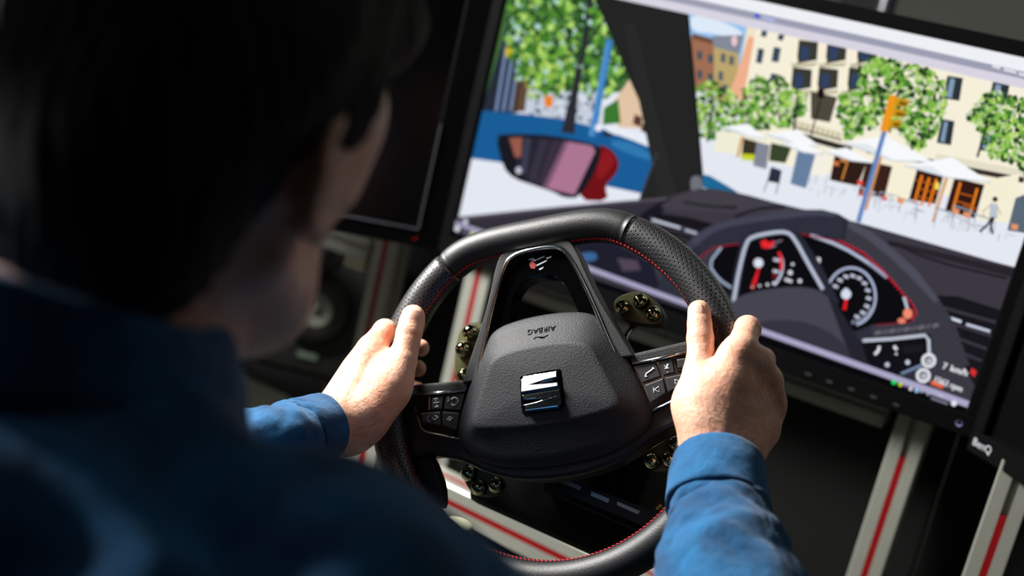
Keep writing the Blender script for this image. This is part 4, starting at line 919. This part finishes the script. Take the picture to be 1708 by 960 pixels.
# --- left hand
LH = SDF(.006)
LH.cone(U(470, 735, 1.02), U(535, 716, 1.06), .027, .0245, .01)
LH.cone(U(535, 716, 1.06), U(575, 702, 1.085), .0245, .0225, .012)
LH.cone(U(560, 706, 1.082), U(606, 606, 1.118), .0225, .0150, .014)
LH.cone(U(566, 706, 1.086), U(594, 626, 1.124), .0225, .0148, .014)
LH.cone(U(572, 708, 1.090), U(590, 650, 1.126), .0225, .0148, .014)
LH.cone(U(580, 708, 1.094), U(596, 668, 1.124), .0225, .0160, .014)
LH.cone(U(590, 700, 1.09), U(640, 655, 1.108), .0235, .0215, .016)
for p, r in (((620, 580, 1.128), .0128), ((604, 602, 1.138), .0118), ((594, 634, 1.142), .0114), ((592, 662, 1.14), .0112)): LH.ell(U(*p), (r, r, r), k=.012)
fingers(LH, [
    [(620, 580, 1.128, .0126), (642, 552, 1.150, .0112), (652, 562, 1.185, .0102), (676, 578, 1.212, .0094), (702, 580, 1.200, .0086)],
    [(604, 602, 1.138, .0118), (622, 590, 1.180, .0108), (645, 598, 1.21, .0098), (676, 610, 1.222, .0090), (697, 614, 1.208, .0084)],
    [(594, 634, 1.142, .0114), (610, 628, 1.185, .0104), (640, 632, 1.21, .0094), (672, 645, 1.218, .0088), (696, 650, 1.205, .0082)],
    [(592, 662, 1.14, .0108), (610, 660, 1.178, .0094), (640, 666, 1.20, .0086), (672, 680, 1.206, .008), (690, 684, 1.195, .0074)]])
LH.cone(U(612, 690, 1.085), U(650, 642, 1.104), .0225, .0190, .012); LH.cone(U(650, 642, 1.104), U(672, 600, 1.114), .0190, .0135, .008)
LH.chain([(U(672, 600, 1.114), .0132), (U(679, 572, 1.121), .0122), (U(682, 556, 1.125), .0124), (U(687, 538, 1.131), .0122), (U(689, 528, 1.134), .0114)], .0012)
LH.cone(U(655, 625, 1.112), U(628, 600, 1.125), .013, .012, .014)
for p in (((566, 680, 1.062), (606, 606, 1.106)), ((572, 688, 1.068), (594, 628, 1.114))): LH.cone(U(*p[0]), U(*p[1]), .0022, .0028, .006)
LP, LQ = LH.mesh(.0011)

# --- head, neck, trunk
HC = V3(-.025, -.497, 1.020)
yaw = R_(10); hp = R_(9)
def H(x, y, z):                                  # head coordinates: x right, y forward, z up
    y, z = y * math.cos(hp) + z * math.sin(hp), -y * math.sin(hp) + z * math.cos(hp)
    c, s = math.cos(yaw), math.sin(yaw); return HC + V3(c * x - s * y, s * x + c * y, z)
BD = SDF(.012)
BD.ell(H(0, -.012, .028), (.077, .096, .088), k=.02)
BD.ell(H(0, .030, -.03), (.064, .066, .085), k=.03)
BD.cone(H(-.030, .050, -.088), H(.030, .050, -.088), .030, .030, .03)
BD.ell(H(0, .066, -.102), (.026, .022, .020), k=.02)
for s in (-1, 1):
    BD.cone(H(s * .052, .0, -.062), H(s * .032, .052, -.096), .018, .020, .02)      # jaw line
    BD.ell(H(s * .044, .060, -.020), (.022, .020, .016), k=.02); BD.ell(H(s * .050, .056, .018), (.021, .034, .036), k=.02)                      # cheekbone
    BD.cone(H(s * .016, .086, .018), H(s * .046, .074, .020), .010, .009, .012)      # brow
    BD.ell(H(s * .031, .092, .000), (.014, .011, .010), k=.008, sub=True)            # eye socket
    BD.ell(H(s * .031, .078, .000), (.0125, .0125, .0125), k=.004)                   # eyeball
BD.cone(H(0, .092, .004), H(0, .108, -.036), .008, .012, .010)
for s in (-1, 1): BD.ell(H(s * .012, .098, -.040), (.009, .011, .008), k=.006)
BD.cone(H(-.020, .088, -.066), H(.020, .088, -.066), .0075, .0075, .006); BD.cone(H(-.016, .088, -.077), H(.016, .088, -.077), .0085, .0085, .006)
BD.cone(H(-.02, .099, -.0715), H(.02, .099, -.0715), .0018, .0018, .003, sub=True)
for s in (-1, 1):                                # ears
    a, b_ = H(s * .078, -.004, .006), H(s * .076, .002, -.030)
    for t in range(14):
        th = R_(-150 + t * 22); p = H(s * (.081 + .004 * math.cos(th)), -.008 - .017 * math.cos(th) * 1.0, -.010 + .029 * math.sin(th)); th2 = R_(-150 + (t + 1) * 22); q = H(s * (.081 + .004 * math.cos(th2)), -.008 - .017 * math.cos(th2), -.010 + .029 * math.sin(th2))
        BD.cone(p, q, .0042, .0042, .003)
    BD.ell(H(s * .0775, -.006, -.010), (.005, .017, .028), k=.005); BD.ell(H(s * .078, .004, -.040), (.006, .009, .010), k=.006)
BD.cone(H(0, -.035, -.02), V3(-.032, -.560, .895), .060, .064, .03)
BD.cone(H(0, .0, -.07), V3(-.03, -.535, .89), .046, .058, .03)
BD.cone((-.03, -.56, .89), (-.03, -.60, .80), .060, .070, .04)
SHR = V3(.145, -.545, .822); SHL = V3(-.215, -.56, .83)
ELR = V3(.285, -.29, .655); ELL = V3(-.30, -.335, .63)
BD.cone((-.06, -.58, .81), SHL, .050, .045, .05); BD.cone((0., -.58, .81), SHR, .050, .045, .05)
BD.ell((-.03, -.60, .68), (.150, .085, .15), k=.05)
BD.ell((-.03, -.62, .52), (.145, .10, .17), k=.06)
BD.cone(SHR, ELR, .048, .040, .03); BD.cone(SHL, ELL, .048, .040, .03)
BD.cone(ELR, U(1205, 860, .945), .040, .031, .02); BD.cone(ELL, U(500, 726, 1.04), .040, .027, .02)
BP, BQ = BD.mesh(.0042)
HDS = SDF(.012); HDS.items = [it for it in BD.items if True]
body = own(to_obj('body', [(RP, RQ), (LP, LQ), (BP, BQ)], SK, person)); body['label'] = 'bare neck, ear, cheek, hands and wrists'

# --- hair: shell over the skull, cropped above ear and at the nape
HR = SDF(.012)
HR.ell(H(0, -.022, .036), (.088, .106, .098), k=.02)
HR.ell(H(0, -.064, -.036), (.070, .058, .084), k=.03)
HR.ell(H(0, .045, .078), (.066, .070, .050), k=.03)
HR.ell(H(.010, .085, .078), (.060, .050, .036), k=.03)
for s in (-1, 1): HR.ell(H(s * .072, .010, .020), (.012, .024, .030), k=.015)
HR.ell(H(0, .112, -.035), (.075, .055, .072), k=.012, sub=True)       # keep the face free
for s in (-1, 1):
    HR.ell(H(s * .085, -.004, -.030), (.022, .026, .032), k=.010, sub=True)
    HR.ell(H(s * .070, .060, -.052), (.05, .048, .05), k=.012, sub=True)
    HR.ell(H(s * .080, .058, .000), (.045, .044, .038), k=.010, sub=True)
def hairwave(X, Y, Z):
    x, y, z = X[:, None, None], Y[None, :, None], Z[None, None, :]
    an = np.arctan2(x - HC[0], y - HC[1])
    return (.0007 * np.sin(64 * an + 2.2 * np.sin(70 * z + 5 * an)) + .0005 * np.sin(41 * an - 90 * z + 2 * np.sin(50 * z)) + .0012 * np.sin(9 * an + 60 * z)).astype(np.float32)
hair_m = mat('dark_hair', (7, 5, 4), .65, spec=.2, noise=(240, .6, (12, 9, 7)), bump=('noise', 420, .002))
hair = own(to_obj('hair', [HR.mesh(.0025, hairwave)], hair_m, person)); hair['label'] = 'short very dark brown hair'
for s in (-1, 1):
    eyes = bmesh.new(); bmesh.ops.create_uvsphere(eyes, u_segments=16, v_segments=10, radius=.0115, matrix=Matrix.Translation(tuple(H(s * .031, .0805, .0))))
    own(frombm('eye', eyes, mat('eye_white', (210, 205, 200), .15), person, True))

# --- shirt
DN = bpy.data.materials.new('denim'); DN.use_nodes = True; nt = DN.node_tree; b = nt.nodes['Principled BSDF']
b.inputs['Roughness'].default_value = .8; b.inputs['Specular IOR Level'].default_value = .2; b.inputs['Sheen Weight'].default_value = .15
tc = nt.nodes.new('ShaderNodeTexCoord')
n1 = nz(26, 6); r1 = nt.nodes.new('ShaderNodeMapRange'); r1.inputs[1].default_value = .36; r1.inputs[2].default_value = .66; nt.links.new(n1.outputs['Fac'], r1.inputs[0])
mx = nt.nodes.new('ShaderNodeMix'); mx.data_type = 'RGBA'; mx.inputs[6].default_value = lin((2, 64, 106)); mx.inputs[7].default_value = lin((12, 100, 152)); nt.links.new(r1.outputs[0], mx.inputs[0])
n4 = nz(900, 2); mx2 = nt.nodes.new('ShaderNodeMix'); mx2.data_type = 'RGBA'; mx2.blend_type = 'MULTIPLY'; mx2.inputs[0].default_value = .35; nt.links.new(mx.outputs[2], mx2.inputs[6]); nt.links.new(n4.outputs['Fac'], mx2.inputs[7]); nt.links.new(mx2.outputs[2], b.inputs['Base Color'])
n2 = nz(1300, 3); n3 = nz(34, 5); ad = nt.nodes.new('ShaderNodeMath'); ad.operation = 'MULTIPLY_ADD'; ad.inputs[1].default_value = 9; nt.links.new(n3.outputs['Fac'], ad.inputs[0]); nt.links.new(n2.outputs['Fac'], ad.inputs[2])
bp = nt.nodes.new('ShaderNodeBump'); bp.inputs['Distance'].default_value = .0007; nt.links.new(ad.outputs[0], bp.inputs['Height']); nt.links.new(bp.outputs[0], b.inputs['Normal'])
def folds(X, Y, Z):
    x, y, z = X[:, None, None], Y[None, :, None], Z[None, None, :]
    q = .0035 * np.sin(48 * x + 30 * z + 2.0 * np.sin(24 * y + 14 * z)) * np.sin(40 * z - 22 * y + 1.5) + .0022 * np.sin(85 * z + 60 * x + 2 * np.sin(50 * y)) 
    back = np.clip((-.52 - y) / .08, 0, 1) * np.clip((.90 - z) / .06, 0, 1)
    q = q * .8 + back * (.014 * np.sin(42 * x + 46 * y + 1.8 * np.sin(30 * x - 22 * y)) + .005 * np.sin(85 * x - 70 * y + 30 * z))
    return q.astype(np.float32)
def folds_small(X, Y, Z):
    x, y, z = X[:, None, None], Y[None, :, None], Z[None, None, :]
    return (.0012 * np.sin(150 * x + 190 * z + 2.5 * np.sin(70 * y)) * np.sin(120 * y + 60 * z) + .0008 * np.sin(260 * z - 170 * x + 2 * np.sin(120 * y))).astype(np.float32)
SH_ = SDF(.02)
SH_.cone((-.03, -.570, .878), (-.03, -.62, .80), .074, .10, .05)
SH_.cone((-.03, -.530, .862), (-.03, -.565, .79), .076, .10, .04)
SH_.cone((-.07, -.59, .83), SHL, .070, .070, .05); SH_.cone((.01, -.59, .83), SHR, .070, .066, .05)
SH_.ell((-.03, -.61, .70), (.185, .118, .17), k=.06)
SH_.ell((-.03, -.625, .50), (.165, .115, .19), k=.06)
SH_.cone(SHR, ELR, .066, .056, .03); SH_.cone(SHL, ELL, .066, .056, .03)
shirt = own(to_obj('shirt', [SH_.mesh(.0045, folds)], DN, person)); shirt['label'] = 'blue denim shirt body'
# sleeves end in a cuff; each is a tube with real thickness
def sleeve(name, pts, n=72):
    """pts: (centre, radius across, radius deep) from elbow to cuff edge"""
    C_ = [V3(*p[0]) for p in pts]; v = []; f = []; N = len(pts)
    t0 = C_[-1] - C_[-2]; view = -CAM_R[2]
    for i in range(N):
        t = (C_[min(i + 1, N - 1)] - C_[max(i - 1, 0)]); t /= np.linalg.norm(t)
        s = np.cross(t, view); s /= np.linalg.norm(s); u = np.cross(s, t)
        for k in range(n):
            a = 2 * PI * k / n; g = pts[i][3] if len(pts[i]) > 3 else 0
            w_ = 1 + g * (.05 * math.sin(3 * a + i * .9) + .035 * math.sin(5 * a - i * 1.7) + .02 * math.sin(9 * a + i * 2.3))
            v.append(C_[i] + s * pts[i][1] * w_ * math.cos(a) + u * pts[i][2] * w_ * math.sin(a))
    for i in range(N - 1):
        for k in range(n): f.append((i * n + k, i * n + (k + 1) % n, (i + 1) * n + (k + 1) % n, (i + 1) * n + k))
    return v, f
def dense(pts, m=5):
    out = []
    for i in range(len(pts) - 1):
        a, b = pts[i], pts[i + 1]
        for j in range(m):
            t = j / m; out.append((V3(*a[0]) * (1 - t) + V3(*b[0]) * t, a[1] * (1 - t) + b[1] * t, a[2] * (1 - t) + b[2] * t, a[3] * (1 - t) + b[3] * t))
    out.append(pts[-1]); return out
def solid(o, th):
    m_ = o.modifiers.new('thickness', 'SOLIDIFY'); m_.thickness = th; m_.offset = -1
    return o
SL = SDF(.012)
def S_arm(name, el, pts, cuff, th=.0022):
    v, f = sleeve(name, dense([(el, .058, .058, .6)] + pts, 6)); o = own(pyd('sleeve', v, f, DN, person, True)); o.modifiers.new('sub', 'SUBSURF').levels = 1; o.modifiers[-1].render_levels = 1; solid(o, th)
    tx = bpy.data.textures.new('folds', 'CLOUDS'); tx.noise_scale = .035; d = o.modifiers.new('folds', 'DISPLACE'); d.texture = tx; d.strength = .008; d.mid_level = .5
    v, f = sleeve('cuff', dense(cuff, 4)); c = own(pyd('cuff', v, f, DN, person, True)); c.modifiers.new('sub', 'SUBSURF').levels = 1; c.modifiers[-1].render_levels = 1; solid(c, .003)
    # stitch rows round the cuff
    bm = bmesh.new(); N = len(v) // 72
    for row in (1, N - 2):
        for k in range(0, 72, 1):
            p = v[row * 72 + k]; q = v[row * 72 + (k + 1) % 72]; cen = sum(v[row * 72 + j] for j in range(72)) / 72
            n_ = (p - cen); n_ /= np.linalg.norm(n_); a_ = p + n_ * .0006; b_ = p + (q - p) * .6 + n_ * .0006
            tube_bm([tuple(a_), tuple(b_)], .00045, 4, bm)
    s_ = own(frombm('cuff_stitching', bm, mat('navy_thread', (10, 50, 96), .8), person)); s_.parent = c; s_.matrix_parent_inverse = Matrix.Identity(4); s_['kind'] = 'stuff'
    c['label'] = 'buttoned denim cuff'
    return o, c
S_arm('r', ELR, [(U(1216, 1000, .86), .054, .05, 1), (U(1210, 930, .90), .0475, .045, 1), (U(1202, 868, .935), .038, .038, .9), (U(1196, 836, .95), .0365, .037, .6)],
      [(U(1196, 850, .943), .0385, .039, .3), (U(1197, 800, .965), .0368, .0375, .12), (U(1198, 776, .977), .0345, .0355, .12)])
S_arm('l', ELL, [(U(440, 756, 1.0), .038, .038, .8), (U(490, 730, 1.035), .030, .032, .8), (U(505, 722, 1.045), .0285, .031, .5)],
      [(U(498, 725, 1.04), .0295, .032, .2), (U(530, 713, 1.058), .0275, .030, .1), (U(541, 709, 1.064), .0265, .0292, .1)])
# collar
cv = []; 
for i in range(40):
    a = 2 * PI * i / 40; cs, sn = math.cos(a), math.sin(a)
    bx, by = -.03 + .071 * cs, -.562 + .075 * sn
    for (r, z) in ((1.06, .868), (1.0, .905), (1.03, .922), (1.13, .905), (1.24, .872)):
        cv.append((-.03 + (bx + .03) * r, -.565 + (by + .565) * r, z + .012 + .022 * max(-sn + .2, 0) - .010 * max(sn, 0) ** 2))
cf = [(i * 5 + j, ((i + 1) % 40) * 5 + j, ((i + 1) % 40) * 5 + j + 1, i * 5 + j + 1) for i in range(40) for j in range(4)]
o = own(pyd('collar', cv, cf, DN, person, True)); o.modifiers.new('sub', 'SUBSURF').levels = 2; solid(o, .0025); o['label'] = 'folded shirt collar'
# fine dark hairs on the wrists
def arm_hair(P, c, rad, along, n, L, seed):
    rnd = random.Random(seed); c = V3(*c); along = V3(*along) / np.linalg.norm(along); bm = bmesh.new()
    idx = [i for i in range(len(P)) if np.linalg.norm(P[i] - c) < rad]; k = 0
    cen = P[idx].mean(0)
    for i in rnd.sample(idx, min(n, len(idx))):
        p = P[i]; r = p - cen; r = r - along * (r @ along); nr = np.linalg.norm(r)
        if nr < 1e-4: continue
        r /= nr; side = np.cross(along, r); l = L * rnd.uniform(.6, 1.2); q = rnd.uniform(-.6, .6)
        a = p - r * .0004; b_ = p + r * l * .22 + (along + side * q) * l * .4; c_ = p + r * l * .25 + (along + side * q * 1.3) * l * .9
        tube_bm([tuple(a), tuple(b_), tuple(c_)], [.00010, .00008, .00003], 3, bm, caps=False)
    o = own(frombm('arm_hair', bm, hair_m, person)); o['kind'] = 'stuff'
arm_hair(LP, U(570, 690, 1.06), .040, U(600, 600, 1.11) - U(560, 700, 1.08) + (U(560, 700, 1.1) - U(500, 700, 1.1)), 320, .009, 3)
arm_hair(RP, U(1195, 735, .96), .040, U(1225, 650, 1.0) - U(1195, 760, .98), 170, .007, 4)
# thumb nails
def nail(c, along, up_, w_, l_, h_=.0012):
    a = V3(*along); a /= np.linalg.norm(a); n = V3(*up_); n -= a * (n @ a); n /= np.linalg.norm(n); s = np.cross(a, n); v = []; f = []; K = 9
    for i in range(K):
        t = -1 + 2 * i / (K - 1)
        for j in range(K):
            q = -1 + 2 * j / (K - 1); ww = w_ * (1 - .25 * max(t, 0) ** 3) * math.sqrt(max(0, 1 - .35 * t * t))
            v.append(c + a * t * l_ + s * q * ww + n * (h_ - .35 * ww * (1 - math.sqrt(max(0, 1 - .8 * q * q))) * 2 - .0012 * t * t))
    for i in range(K - 1):
        for j in range(K - 1): f.append((i * K + j, i * K + j + 1, (i + 1) * K + j + 1, (i + 1) * K + j))
    o = own(pyd('thumb_nail', v, f, mat('nail', (232, 178, 158), .25, spec=.5, coat=.3), person, True)); solid(o, .001)
    return o
vw = -CAM_R[2]
nail(U(1163, 521, 1.0295), U(1166, 510, 1.036) - U(1168, 550, 1.028), vw * .9 + CAM_R[0] * -.35, .0062, .0082)
nail(U(693, 529, 1.1215), U(694, 512, 1.13) - U(686, 555, 1.12), vw * .9 + CAM_R[0] * .3, .0075, .0088)

print('FACES', sum(len(o.data.polygons) for o in scene.objects if o.type == 'MESH'))
